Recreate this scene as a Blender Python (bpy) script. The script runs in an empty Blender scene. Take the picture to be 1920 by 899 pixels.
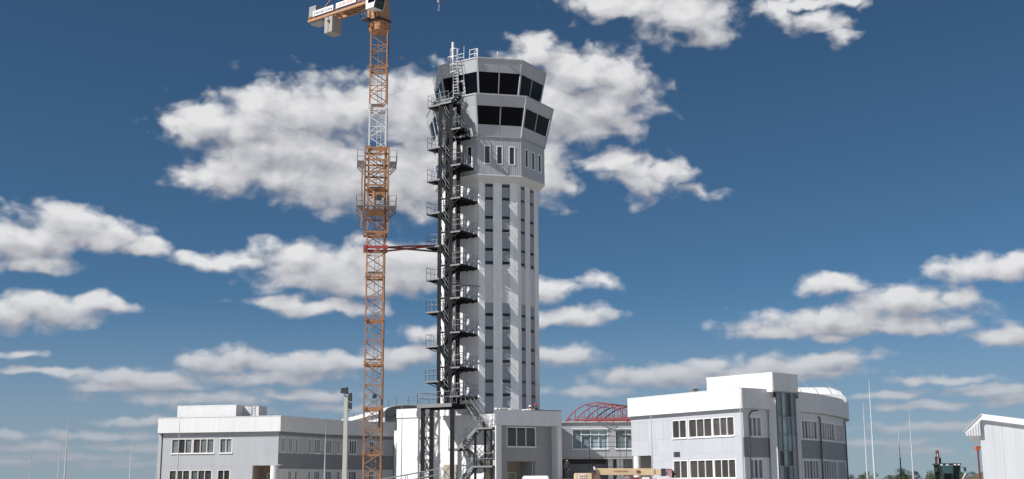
import bpy, bmesh, math, random
from mathutils import Vector, Matrix

# ------------------------------------------------------------------ camera
scene = bpy.context.scene
R = math.radians
CAM = Vector((0.0, 0.0, 1.7))
PITCH, ROLL = R(11.22), 0.005
fwd = Vector((0, math.cos(PITCH), math.sin(PITCH)))
rt0, up0 = Vector((1, 0, 0)), Vector((0, -math.sin(PITCH), math.cos(PITCH)))
rt = rt0 * math.cos(ROLL) - up0 * math.sin(ROLL)
up = up0 * math.cos(ROLL) + rt0 * math.sin(ROLL)
cam_data = bpy.data.cameras.new('camera')
cam_data.sensor_width = 36.0
cam_data.lens = 2310.0 / 1920.0 * 36.0
cam_data.clip_start, cam_data.clip_end = 0.5, 20000
cam = bpy.data.objects.new('camera', cam_data)
scene.collection.objects.link(cam)
cam.matrix_world = Matrix(((rt.x, up.x, -fwd.x, CAM.x), (rt.y, up.y, -fwd.y, CAM.y),
                           (rt.z, up.z, -fwd.z, CAM.z), (0, 0, 0, 1)))
scene.camera = cam

# ------------------------------------------------------------------ sun, exposure
SUN_AZ, SUN_EL = 26.0, 40.0            # degrees in front of due left, and above the horizon
sun_dir = Vector((-math.cos(R(SUN_AZ)) * math.cos(R(SUN_EL)), -math.sin(R(SUN_AZ)) * math.cos(R(SUN_EL)), math.sin(R(SUN_EL))))
sun_data = bpy.data.lights.new('sun', 'SUN')
sun_data.energy, sun_data.angle, sun_data.color = 4.5, R(0.53), (1.0, 0.965, 0.92)
sun = bpy.data.objects.new('sun', sun_data)
scene.collection.objects.link(sun)
sun.rotation_euler = sun_dir.to_track_quat('Z', 'Y').to_euler()
scene.view_settings.view_transform = 'Standard'
scene.view_settings.look = 'None'
scene.view_settings.exposure = 0.35
scene.view_settings.gamma = 1.0
scene.view_settings.use_curve_mapping = False
scene.cycles.use_adaptive_sampling = True
scene.cycles.adaptive_threshold = 0.02
scene.cycles.adaptive_min_samples = 8
scene.cycles.use_denoising = True
scene.cycles.max_bounces = 6
scene.cycles.diffuse_bounces = 3
scene.cycles.sample_clamp_indirect = 6.0

# ------------------------------------------------------------------ world: Nishita sky with a field of cumulus
# each cloud lobe: azimuth, elevation, half width, half height (degrees), weight
CLOUDS = [
    (-15.07, 15.99, 1.45, 0.62, 0.8), (-14.12, 16.29, 1.46, 1, 1), (-12.4, 16.29, 2.23, 1.49, 1), (-10.19, 16.88, 2.77, 1.49, 1), (-7.17, 17.29, 3.33, 1.21, 1), (-4.35, 17.06, 2.32, 1.76, 1.1),
    (-11.62, 15.17, 2.98, 0.97, 1), (-13.77, 13.86, 1.82, 0.82, 1), (-10.85, 14.18, 3.11, 1.16, 1.1), (-7.86, 14.04, 3.79, 1.52, 1.2), (-5.08, 13.86, 2.92, 1.62, 1.2), (-3.56, 14.91, 2.05, 1.72, 1.1),
    (-9.39, 15.39, 2.26, 1.09, 0.9), (1.22, 19.81, 1.43, 0.82, 1), (3.16, 19, 2.58, 1.16, 1.1), (5.09, 18.52, 1.59, 1.12, 1), (4.16, 17.57, 2.82, 1.07, 1), (2.36, 17.36, 2.06, 1.34, 1.1),
    (5.31, 16.97, 1.07, 0.73, 0.9), (3.5, 16.41, 2.17, 0.69, 1), (1.8, 14.29, 1.22, 1.36, 1), (4.87, 14.77, 1.39, 0.54, 0.9), (6.25, 14.02, 1.13, 1.03, 0.9), (7.52, 14.32, 1.1, 0.59, 1),
    (9.11, 13.3, 0.64, 0.2, 0.4), (6.34, 21.96, 3.35, 0.71, 1), (8.39, 21.31, 2.04, 1.04, 1.1), (9.34, 20.69, 1.07, 0.67, 1), (4.52, 22.1, 1.56, 0.33, 0.8), (13.15, 21.13, 0.84, 0.65, 0.9),
    (14.33, 21.31, 1.95, 0.33, 0.8), (15.82, 21.4, 1.45, 0.28, 0.8), (14.89, 20.36, 1.58, 0.47, 0.85), (16.07, 19.69, 0.77, 0.37, 0.8), (-20.16, 11.22, 2.38, 0.84, 1), (-22.11, 10.51, 1.98, 1.15, 1.1),
    (-18.56, 11.01, 1.61, 0.61, 1), (-16.7, 10.59, 0.79, 0.38, 0.9), (-21.6, 9.57, 1.54, 0.35, 0.9), (-20.81, 7.57, 2.67, 0.65, 1), (-22.32, 7.32, 1.51, 0.69, 1), (-18.83, 7.84, 1.36, 0.37, 0.9),
    (-13.37, 10.01, 1.8, 0.43, 0.9), (-9.99, 10.31, 1.97, 0.78, 1), (-8.74, 9.6, 3.22, 1.03, 1.1), (-5.53, 9.95, 3.01, 1.18, 1.1), (-6.51, 9, 3.24, 0.54, 1), (-8.95, 8.08, 2.83, 0.39, 1),
    (1.99, 8.81, 1, 0.5, 0.9), (4.13, 9.28, 1.2, 0.3, 0.7), (2.73, 7.67, 1.99, 0.44, 1), (0.98, 7.54, 1, 0.4, 0.8), (2.45, 5.85, 1.53, 0.54, 1), (1.22, 6.01, 0.99, 0.39, 0.8),
    (-4.12, 6.8, 1.12, 0.44, 0.9), (-4.86, 5.82, 1.73, 0.54, 1), (-12.72, 5.55, 2.02, 0.58, 1), (-9.85, 5.39, 3.16, 0.48, 1), (-7.67, 5.61, 1.71, 0.34, 0.9), (-11.27, 4.8, 3.12, 0.34, 0.8),
    (-16.62, 4.62, 2.76, 0.47, 1), (-18.18, 4.24, 1.58, 0.26, 0.9), (-15, 4.37, 1.39, 0.31, 0.9), (-14.28, 3.76, 3.29, 0.33, 0.8), (-21.66, 5.65, 0.86, 0.21, 0.9), (-20.53, 4.88, 1.87, 0.21, 0.9),
    (-9.09, 4, 1.69, 0.29, 0.7), (-7.87, 3.45, 1.45, 0.24, 0.7), (14.95, 8.75, 1.53, 0.48, 1), (15.09, 7.12, 4.76, 0.57, 1.1), (17.9, 7.8, 2.78, 0.66, 1.1), (19.93, 7.98, 1.05, 0.37, 1),
    (12.01, 6.74, 1.89, 0.34, 1), (16.46, 6.73, 4.25, 0.33, 0.9), (14.59, 6.39, 0.84, 0.21, 0.8), (21.34, 9.15, 2.47, 0.55, 1), (22.45, 9.35, 1.07, 0.37, 0.9), (21.87, 6.12, 1.38, 0.46, 1),
    (7.35, 4.81, 3.38, 0.49, 1), (11.21, 4.93, 4.67, 0.38, 1), (14.53, 5.42, 2.18, 0.4, 1), (13.11, 5.12, 3.24, 0.33, 0.9), (9.31, 5.35, 1.44, 0.34, 0.8), (19.67, 4.34, 2.27, 0.21, 0.8),
    (21.16, 3.86, 1.8, 0.32, 1), (18.49, 3.24, 2.4, 0.16, 0.7), (18.87, 2.36, 1.74, 0.21, 0.7), (21.98, 3.43, 1.26, 0.2, 0.8), (16.74, 3.8, 1.35, 0.16, 0.6), (3.91, 4.15, 1.96, 0.22, 0.6),
    (17.32, 2.27, 1.55, 0.18, 0.6), (-16.07, 2.85, 0.64, 0.23, 0.9), (-18.5, 2.13, 2.46, 0.23, 0.8), (-21.07, 1.66, 1.94, 0.27, 0.8), (-22.06, 2.15, 0.72, 0.18, 0.8), (-17.14, 1.64, 2.95, 0.21, 0.7),
    (-17.42, 2.79, 1.13, 0.16, 0.6), (-19.54, 1.22, 3.32, 0.18, 0.6), (-16.88, 0.9, 2.03, 0.16, 0.6), (-21.67, 0.99, 1.28, 0.16, 0.6), (-10.29, 4.04, 1.44, 0.24, 0.6), (-12.86, 3.3, 1.41, 0.17, 0.6),
    (16.38, 1.71, 2.01, 0.16, 0.5), (18.37, 1.34, 1.96, 0.14, 0.5),]

SKY_STRENGTH = 0.052
world = bpy.data.worlds.new('World')
scene.world = world
world.use_nodes = True


class NT:
    """Tiny helper to write node maths."""
    def __init__(self, tree):
        self.t = tree; self.n = tree.nodes; self.l = tree.links
    def put(self, sock, v):
        if isinstance(v, bpy.types.NodeSocket): self.l.new(v, sock)
        elif v is not None: sock.default_value = v
    def m(self, op, a=None, b=None, c=None, clamp=False):
        x = self.n.new('ShaderNodeMath'); x.operation = op; x.use_clamp = clamp
        for i, v in enumerate((a, b, c)): self.put(x.inputs[i], v)
        return x.outputs[0]
    def v(self, op, a=None, b=None, c=None):
        x = self.n.new('ShaderNodeVectorMath'); x.operation = op
        for i, v in enumerate((a, b, c)):
            if v is not None: self.put(x.inputs[i], v)
        return x.outputs['Value'] if op in ('LENGTH', 'DOT_PRODUCT') else x.outputs[0]
    def noise(self, vec, scale, detail=4.0, rough=0.5, lac=2.0, dims='3D', out='Fac'):
        x = self.n.new('ShaderNodeTexNoise'); x.noise_dimensions = dims
        self.put(x.inputs['Vector'], vec); x.inputs['Scale'].default_value = scale
        x.inputs['Detail'].default_value = detail; x.inputs['Roughness'].default_value = rough
        x.inputs['Lacunarity'].default_value = lac
        return x.outputs[out]
    def mapr(self, v, a, b, c=0.0, d=1.0, smooth=False):
        x = self.n.new('ShaderNodeMapRange'); x.interpolation_type = 'SMOOTHSTEP' if smooth else 'LINEAR'
        self.put(x.inputs[0], v)
        for i, q in enumerate((a, b, c, d)): self.put(x.inputs[i + 1], q)
        return x.outputs[0]
    def mix(self, f, a, b, mode='MIX'):
        x = self.n.new('ShaderNodeMix'); x.data_type = 'RGBA'; x.blend_type = mode
        self.put(x.inputs[0], f); self.put(x.inputs[6], a); self.put(x.inputs[7], b)
        return x.outputs[2]


def cloud_field(N, q, lobes, det=6.0):
    """Cloud density at q = (azimuth, elevation) in degrees; lobes None = free cumulus field."""
    el = N.n.new('ShaderNodeSeparateXYZ'); N.put(el.inputs[0], q)
    qn = N.v('MULTIPLY', q, (1.0, 1.45, 1.0))
    if lobes is None:      # the same kind of cumulus goes on all round
        qf = N.v('MULTIPLY', q, (0.11, 0.24, 1.0))
        return N.m('MULTIPLY_ADD', N.noise(qf, 1.0, det, 0.5, dims='2D'), 5.0, -2.68)
    amp = N.mapr(el.outputs[1], 0.0, 18.0, 0.22, 1.0)
    w = N.v('SUBTRACT', N.noise(qn, 0.6, 4.0, 0.45, dims='2D', out='Color'), (0.5, 0.5, 0.5))
    w = N.v('MULTIPLY', w, (2.5, 1.45, 0.0))
    sc = N.n.new('ShaderNodeVectorMath'); sc.operation = 'SCALE'
    N.put(sc.inputs[0], w); N.put(sc.inputs['Scale'], amp)
    qw = N.v('ADD', q, sc.outputs[0])
    acc = None
    for (a, e, ra, re, wt) in lobes:
        d = N.v('MULTIPLY_ADD', qw, (1 / ra, 1 / re, 0.0), (-a / ra, -e / re, 0.0))
        f = N.m('MULTIPLY_ADD', N.v('LENGTH', d), -wt, wt)
        acc = f if acc is None else N.m('SMOOTH_MAX', acc, f, 0.25)
    # cauliflower relief, finer low down where the clouds are farther off
    fb = N.m('MULTIPLY_ADD', N.noise(qn, 0.7, det, 0.41, 2.1, dims='2D'), 1.25, -0.46)
    vo = N.n.new('ShaderNodeTexVoronoi'); vo.voronoi_dimensions = '2D'; vo.feature = 'F1'
    N.put(vo.inputs['Vector'], N.v('ADD', qn, sc.outputs[0])); vo.inputs['Scale'].default_value = 0.95
    vo.inputs['Detail'].default_value = 1.0; vo.inputs['Roughness'].default_value = 0.4
    fb = N.m('ADD', fb, N.m('MULTIPLY_ADD', vo.outputs['Distance'], -0.42, 0.27))
    return N.m('ADD', acc, fb)


def build_world():
    t = world.node_tree; t.nodes.clear(); N = NT(t)
    tc = t.nodes.new('ShaderNodeTexCoord')
    d = N.v('NORMALIZE', tc.outputs['Generated'])
    s = t.nodes.new('ShaderNodeSeparateXYZ'); N.put(s.inputs[0], d)
    az = N.m('MULTIPLY', N.m('ARCTAN2', s.outputs[0], s.outputs[1]), 57.29578)
    el = N.m('MULTIPLY', N.m('ARCSINE', s.outputs[2]), 57.29578)
    qc = t.nodes.new('ShaderNodeCombineXYZ'); N.put(qc.inputs[0], az); N.put(qc.inputs[1], el)
    q = qc.outputs[0]
    sky = t.nodes.new('ShaderNodeTexSky'); sky.sky_type = 'NISHITA'; sky.sun_disc = False
    sky.sun_elevation = R(SUN_EL)
    sky.sun_rotation = math.atan2(sun_dir.x, sun_dir.y)
    sky.altitude, sky.air_density, sky.dust_density, sky.ozone_density = 4000, 1.0, 0.0, 5.0
    k = 1.0 / SKY_STRENGTH
    blue = N.mix(1.0, sky.outputs[0], (0.79, 1.02, 0.99, 1), 'MULTIPLY')
    blue = N.mix(N.mapr(el, 0.0, 9.0, 0.72, 0.0, smooth=True), blue, (0.225 * k, 0.26 * k, 0.325 * k, 1))
    edge = N.m('MAXIMUM', N.mapr(N.m('ABSOLUTE', az), AZ_MAX - 2.5, AZ_MAX, smooth=True), N.mapr(el, EL_MAX - 2.5, EL_MAX, smooth=True))

    def shader(lobes):
        g = bpy.data.node_groups.new('sky_sector', 'ShaderNodeTree')
        for nm, ty in (('q', 'NodeSocketVector'), ('sky', 'NodeSocketColor'), ('edge', 'NodeSocketFloat')):
            g.interface.new_socket(nm, in_out='INPUT', socket_type=ty)
        g.interface.new_socket('out', in_out='OUTPUT', socket_type='NodeSocketShader')
        G = NT(g); gi = g.nodes.new('NodeGroupInput'); gq, col, ge = gi.outputs[0], gi.outputs[1], gi.outputs[2]
        if lobes != []:
            sp = g.nodes.new('ShaderNodeSeparateXYZ'); G.put(sp.inputs[0], gq); e_ = sp.outputs[1]
            off = g.nodes.new('ShaderNodeVectorMath'); off.operation = 'SCALE'
            off.inputs[0].default_value = (-0.45, 1.05, 0.0); G.put(off.inputs['Scale'], G.mapr(e_, 0.0, 18.0, 0.25, 1.0))
            dens = cloud_field(G, gq, lobes)
            dens2 = cloud_field(G, G.v('ADD', gq, off.outputs[0]), lobes, 3.0)
            alpha = G.mapr(dens, -0.24, 0.66, smooth=True)
            alpha = G.m('MULTIPLY', alpha, G.mapr(e_, -0.3, 6.0, 0.5, 0.97))
            if lobes is not None: alpha = G.m('MULTIPLY', alpha, G.m('SUBTRACT', 1.0, ge))
            lit = G.m('MULTIPLY_ADD', G.m('SUBTRACT', dens, dens2), 0.58, 0.48)
            lit = G.m('SUBTRACT', lit, G.mapr(dens, 0.3, 1.6, 0.0, 0.16))
            lit = G.mapr(lit, 0.05, 1.0)
            cloud = G.mix(lit, (0.285 * k, 0.29 * k, 0.325 * k, 1), (0.62 * k, 0.62 * k, 0.625 * k, 1))
            cloud = G.mix(G.mapr(e_, 0.0, 9.0, 0.75, 0.0), cloud, (0.235 * k, 0.255 * k, 0.305 * k, 1))
            col = G.mix(alpha, col, cloud)
        bg = g.nodes.new('ShaderNodeBackground'); G.put(bg.inputs[0], col); bg.inputs[1].default_value = SKY_STRENGTH
        g.links.new(bg.outputs[0], g.nodes.new('NodeGroupOutput').inputs[0])
        x = t.nodes.new('ShaderNodeGroup'); x.node_tree = g
        N.put(x.inputs[0], q); N.put(x.inputs[1], blue); N.put(x.inputs[2], edge)
        return x.outputs[0]

    def pick(val, thr, lo, hi):
        x = t.nodes.new('ShaderNodeMixShader'); N.put(x.inputs[0], N.m('GREATER_THAN', val, thr))
        t.links.new(lo, x.inputs[1]); t.links.new(hi, x.inputs[2])
        return x.outputs[0]

    def chain(val, edges, leaves):      # balanced choice between neighbouring sectors
        if len(leaves) == 1: return leaves[0]
        h = len(leaves) // 2
        return pick(val, edges[h], chain(val, edges[:h + 1], leaves[:h]), chain(val, edges[h:], leaves[h:]))

    # the lobes are sorted into sectors only so that a direction looks up its own neighbours
    AZ = [-AZ_MAX, -18.5, -12.5, -7.5, -2.5, 2.5, 8, 14, 19.5, AZ_MAX]; EL = [0.0, 4.0, 8.5, 13.0, EL_MAX]
    cols = []
    for a0, a1 in zip(AZ[:-1], AZ[1:]):
        rows = []
        for e0, e1 in zip(EL[:-1], EL[1:]):
            near = [c for c in CLOUDS if a0 - 2.0 * c[2] - 2.2 < c[0] < a1 + 2.0 * c[2] + 2.2 and e0 - 2.0 * c[3] - 1.4 < c[1] < e1 + 2.0 * c[3] + 1.4]
            rows.append(shader(near))
        cols.append(chain(el, EL, rows))
    inside = chain(az, AZ, cols)
    inbox = N.m('MULTIPLY', N.m('LESS_THAN', N.m('ABSOLUTE', az), AZ_MAX), N.m('MULTIPLY', N.m('LESS_THAN', el, EL_MAX), N.m('GREATER_THAN', el, 0.0)))
    surf = pick(inbox, 0.5, shader(None), inside)
    out = t.nodes.new('ShaderNodeOutputWorld'); t.links.new(surf, out.inputs[0])


AZ_MAX, EL_MAX = 28.0, 26.0
world.cycles.sampling_method = 'MANUAL'
world.cycles.sample_map_resolution = 512
build_world()

# ------------------------------------------------------------------ materials
MATS = {}


def material(name, color, rough=0.6, metal=0.0, var=0.06, scale=0.8, streak=0.0, bump=0.0, bscale=20.0, spec=0.5, dirt=None):
    m = bpy.data.materials.new(name); m.use_nodes = True
    t = m.node_tree; t.nodes.clear(); N = NT(t)
    out = t.nodes.new('ShaderNodeOutputMaterial'); b = t.nodes.new('ShaderNodeBsdfPrincipled')
    t.links.new(b.outputs[0], out.inputs[0])
    geo = t.nodes.new('ShaderNodeNewGeometry'); pos = geo.outputs['Position']
    oi = t.nodes.new('ShaderNodeObjectInfo')
    f = N.m('MULTIPLY_ADD', N.noise(pos, scale, 5.0, 0.6), 2 * var, 1.0 - var)
    if streak:   # rain streaks running down the cladding
        sp = N.v('MULTIPLY', pos, (3.0, 3.0, 0.12))
        st = N.mapr(N.noise(sp, 1.0, 4.0, 0.6), 0.45, 0.75)
        f = N.m('MULTIPLY', f, N.m('MULTIPLY_ADD', st, -streak, 1.0))
    f = N.m('MULTIPLY', f, N.m('MULTIPLY_ADD', oi.outputs['Random'], var, 1.0 - var * 0.5))
    c = t.nodes.new('ShaderNodeVectorMath'); c.operation = 'SCALE'
    c.inputs[0].default_value = color; N.put(c.inputs['Scale'], f)
    col = c.outputs[0]
    if dirt:
        k = N.mapr(N.noise(pos, dirt[1], 6.0, 0.65), dirt[2], dirt[2] + 0.18)
        col = N.mix(k, col, (*dirt[0], 1))
    N.put(b.inputs['Base Color'], col)
    N.put(b.inputs['Roughness'], N.m('MULTIPLY_ADD', N.noise(pos, scale * 2.5, 3.0), 0.16, rough - 0.08, clamp=True))
    b.inputs['Metallic'].default_value = metal
    b.inputs['Specular IOR Level'].default_value = spec
    if bump:
        bp = t.nodes.new('ShaderNodeBump'); bp.inputs['Strength'].default_value = bump; bp.inputs['Distance'].default_value = 0.02
        N.put(bp.inputs['Height'], N.noise(pos, bscale, 5.0, 0.6)); t.links.new(bp.outputs[0], b.inputs['Normal'])
    MATS[name] = m
    return m


def ribbed(name, color, pitch, depth, rough=0.45, var=0.05, streak=0.0, strength=0.5):
    """Profiled sheet: vertical trapezoid ribs as fine relief, measured along the wall."""
    m = material(name, color, rough, 0.0, var, 0.7, streak)
    t = m.node_tree; N = NT(t); b = t.nodes['Principled BSDF']
    geo = t.nodes.new('ShaderNodeNewGeometry')
    n = geo.outputs['True Normal']
    tang = N.v('NORMALIZE', N.v('CROSS_PRODUCT', n, (0, 0, 1)))
    s = N.v('DOT_PRODUCT', geo.outputs['Position'], tang)
    w = N.m('PINGPONG', s, pitch / 2)
    h = N.mapr(w, pitch * 0.12, pitch * 0.30)
    bp = t.nodes.new('ShaderNodeBump'); bp.inputs['Strength'].default_value = strength; bp.inputs['Distance'].default_value = depth
    N.put(bp.inputs['Height'], h); t.links.new(bp.outputs[0], b.inputs['Normal'])
    return m


def glass(name, color, rough=0.04, var=0.5, spec=0.5):
    """Window glass seen from outside by day: a dark room behind a clear reflecting sheet."""
    m = bpy.data.materials.new(name); m.use_nodes = True
    t = m.node_tree; t.nodes.clear(); N = NT(t)
    out = t.nodes.new('ShaderNodeOutputMaterial'); b = t.nodes.new('ShaderNodeBsdfPrincipled')
    t.links.new(b.outputs[0], out.inputs[0])
    geo = t.nodes.new('ShaderNodeNewGeometry'); oi = t.nodes.new('ShaderNodeObjectInfo')
    p = N.v('MULTIPLY', geo.outputs['Position'], (1.6, 1.6, 0.8))
    nz = N.noise(p, 1.0, 3.0, 0.5)
    f = N.m('MULTIPLY_ADD', N.m('MULTIPLY', nz, oi.outputs['Random']), 2 * var, 1 - var * 0.6)
    c = t.nodes.new('ShaderNodeVectorMath'); c.operation = 'SCALE'
    c.inputs[0].default_value = color; N.put(c.inputs['Scale'], f)
    N.put(b.inputs['Base Color'], c.outputs[0])
    b.inputs['Roughness'].default_value = rough
    b.inputs['IOR'].default_value = 1.5
    b.inputs['Specular IOR Level'].default_value = spec
    bp = t.nodes.new('ShaderNodeBump'); bp.inputs['Strength'].default_value = 0.05; bp.inputs['Distance'].default_value = 0.02
    N.put(bp.inputs['Height'], N.noise(geo.outputs['Position'], 0.9, 2.0)); t.links.new(bp.outputs[0], b.inputs['Normal'])
    MATS[name] = m
    return m


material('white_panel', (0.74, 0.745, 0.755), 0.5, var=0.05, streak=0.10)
material('white_render', (0.77, 0.775, 0.785), 0.8, var=0.07, streak=0.14, bump=0.2, bscale=30)
ribbed('grey_sheet', (0.435, 0.45, 0.485), 0.23, 0.02, streak=0.06, strength=0.22)
ribbed('collar_sheet', (0.40, 0.415, 0.44), 0.2, 0.02, streak=0.05, strength=0.45)
ribbed('shed_sheet', (0.54, 0.555, 0.58), 0.25, 0.02, var=0.04, streak=0.10, strength=0.08)
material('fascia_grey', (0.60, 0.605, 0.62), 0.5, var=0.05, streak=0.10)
material('cab_panel', (0.41, 0.425, 0.45), 0.45, var=0.03, streak=0.04)
material('cab_white', (0.41, 0.425, 0.45), 0.45, var=0.03, streak=0.05)
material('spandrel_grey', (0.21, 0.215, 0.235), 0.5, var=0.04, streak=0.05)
material('stripe_grey', (0.29, 0.315, 0.35), 0.55, var=0.08, streak=0.08)
material('portal_render', (0.68, 0.69, 0.705), 0.8, var=0.05, streak=0.1, bump=0.2)
material('podium_grey', (0.30, 0.305, 0.32), 0.75, var=0.05, streak=0.07)
material('frame_white', (0.80, 0.80, 0.80), 0.4, var=0.02)
material('edge_steel', (0.20, 0.205, 0.215), 0.55, var=0.12)
material('grey_trim', (0.36, 0.37, 0.39), 0.5)
material('dark_metal', (0.045, 0.048, 0.055), 0.5, var=0.15)
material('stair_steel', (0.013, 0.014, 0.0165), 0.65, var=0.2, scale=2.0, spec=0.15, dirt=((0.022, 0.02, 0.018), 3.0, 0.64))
material('galvanised', (0.27, 0.28, 0.295), 0.5, 0.2, var=0.1)
material('mast_metal', (0.55, 0.56, 0.58), 0.4, 0.2, var=0.06)
material('crane_orange', (0.42, 0.22, 0.118), 0.6, var=0.22, scale=1.5, spec=0.3, dirt=((0.19, 0.105, 0.065), 2.2, 0.56))
material('crane_white', (0.74, 0.74, 0.74), 0.5, var=0.06, dirt=((0.45, 0.36, 0.28), 2.5, 0.66))
material('red_steel', (0.40, 0.075, 0.065), 0.5, var=0.15, scale=2.0)
material('red_oxide', (0.24, 0.045, 0.05), 0.55, var=0.15, scale=2.0)
material('counterweight', (0.36, 0.33, 0.31), 0.85, var=0.1, bump=0.3)
material('concrete', (0.42, 0.41, 0.39), 0.85, var=0.1, bump=0.3, streak=0.08)
material('pale_pole', (0.48, 0.48, 0.43), 0.8, var=0.06, bump=0.2)
material('tan_wall', (0.40, 0.35, 0.28), 0.85, var=0.08, bump=0.2)
material('brick_lining', (0.36, 0.28, 0.24), 0.85, var=0.1)
material('roof_felt', (0.17, 0.17, 0.175), 0.9, var=0.1, bump=0.3)
material('interior', (0.10, 0.095, 0.09), 0.9, var=0.1)
material('asphalt', (0.055, 0.055, 0.056), 0.9, var=0.2, scale=0.4, bump=0.5, bscale=40)
material('bank_soil', (0.115, 0.085, 0.055), 0.95, var=0.25, scale=0.4, bump=0.6, bscale=4, dirt=((0.07, 0.075, 0.03), 0.5, 0.5))
material('apron_concrete', (0.42, 0.41, 0.39), 0.9, var=0.12, scale=0.3, bump=0.3, bscale=20)
material('ground_soil', (0.31, 0.28, 0.23), 0.95, var=0.2, scale=0.05, bump=0.6, bscale=3, dirt=((0.11, 0.12, 0.05), 0.03, 0.5))
material('kerb', (0.45, 0.44, 0.42), 0.9, var=0.1)
material('marking', (0.75, 0.75, 0.72), 0.8, var=0.1)
material('truck_cream', (0.70, 0.53, 0.33), 0.45, var=0.06, dirt=((0.40, 0.27, 0.15), 2.5, 0.66))
material('truck_red', (0.30, 0.035, 0.04), 0.5)
material('tyre', (0.02, 0.02, 0.021), 0.85)
material('van_white', (0.80, 0.80, 0.80), 0.3, var=0.02)
material('tractor_green', (0.035, 0.07, 0.05), 0.45, var=0.15)
material('signal_orange', (0.55, 0.11, 0.03), 0.5)
material('post_red', (0.14, 0.05, 0.045), 0.6)
material('print_black', (0.02, 0.02, 0.022), 0.6)
material('print_red', (0.52, 0.16, 0.10), 0.6)
material('sign_white', (0.80, 0.80, 0.78), 0.5, var=0.02)
material('skin', (0.42, 0.25, 0.18), 0.6)
material('hair_dark', (0.03, 0.022, 0.018), 0.7)
material('cloth_red', (0.45, 0.03, 0.06), 0.85)
material('cloth_black', (0.02, 0.02, 0.024), 0.85)
material('cloth_blue', (0.03, 0.07, 0.30), 0.85)
material('cloth_navy', (0.03, 0.04, 0.08), 0.85)
material('helmet_red', (0.50, 0.05, 0.06), 0.35)
material('bark', (0.10, 0.075, 0.055), 0.9, bump=0.5)
material('leaf_green', (0.050, 0.075, 0.028), 0.7, var=0.35, scale=0.6)
material('leaf_olive', (0.085, 0.085, 0.035), 0.7, var=0.35, scale=0.6)
material('leaf_brown', (0.105, 0.070, 0.038), 0.7, var=0.3, scale=0.6)
material('insulation', (0.62, 0.60, 0.57), 0.9, var=0.15, scale=3.0)
glass('cab_glass', (0.003, 0.004, 0.008), 0.02, 0.3, 0.10)
glass('window_glass', (0.06, 0.053, 0.048), 0.04, 0.9)
glass('curtain_glass', (0.20, 0.22, 0.23), 0.06, 0.9)
glass('stair_glass', (0.24, 0.31, 0.34), 0.03, 0.7)
glass('slit_glass', (0.03, 0.035, 0.045), 0.05, 0.4)
glass('tint_glass', (0.02, 0.04, 0.055), 0.03, 0.3)



def clear_glass(name):
    m = bpy.data.materials.new(name); m.use_nodes = True; t = m.node_tree; t.nodes.clear()
    out = t.nodes.new('ShaderNodeOutputMaterial'); x = t.nodes.new('ShaderNodeMixShader'); a = t.nodes.new('ShaderNodeBsdfTransparent'); b = t.nodes.new('ShaderNodeBsdfGlossy')
    a.inputs[0].default_value = (.42, .50, .50, 1); b.inputs['Roughness'].default_value = .03
    f = t.nodes.new('ShaderNodeFresnel'); f.inputs[0].default_value = 1.5
    t.links.new(f.outputs[0], x.inputs[0]); t.links.new(a.outputs[0], x.inputs[1]); t.links.new(b.outputs[0], x.inputs[2]); t.links.new(x.outputs[0], out.inputs[0])
    MATS[name] = m


clear_glass('clear_glass')

# ------------------------------------------------------------------ building blocks
COL = scene.collection


def unit_box():
    me = bpy.data.meshes.new('panel_box')
    v = [(x, y, z) for x in (-.5, .5) for y in (-.5, .5) for z in (-.5, .5)]
    f = [(0, 1, 3, 2), (4, 6, 7, 5), (0, 4, 5, 1), (2, 3, 7, 6), (0, 2, 6, 4), (1, 5, 7, 3)]
    me.from_pydata(v, [], f)
    return me


BOXES = {}


def tag(o, label=None, cat=None, group=None, kind=None):
    for k, v in (('label', label), ('category', cat), ('group', group), ('kind', kind)):
        if v: o[k] = v
    return o


def empty(name, loc=(0, 0, 0), label=None, cat=None, group=None):
    o = bpy.data.objects.new(name, None); COL.objects.link(o); o.location = loc
    o.empty_display_size = 0.3
    return tag(o, label, cat, group)


def base_of(parent):
    p = Vector((0, 0, 0))
    while parent is not None:
        p += parent.location; parent = parent.parent
    return p


def box_part(name, center, size, rotz, mat, parent):
    """A cuboid that shares one mesh per material; world coordinates."""
    if mat not in BOXES:
        BOXES[mat] = unit_box(); BOXES[mat].materials.append(MATS[mat])
    o = bpy.data.objects.new(name, BOXES[mat]); COL.objects.link(o)
    o.location = Vector(center) - base_of(parent); o.scale = size; o.rotation_euler.z = rotz
    o.parent = parent
    return o


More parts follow.
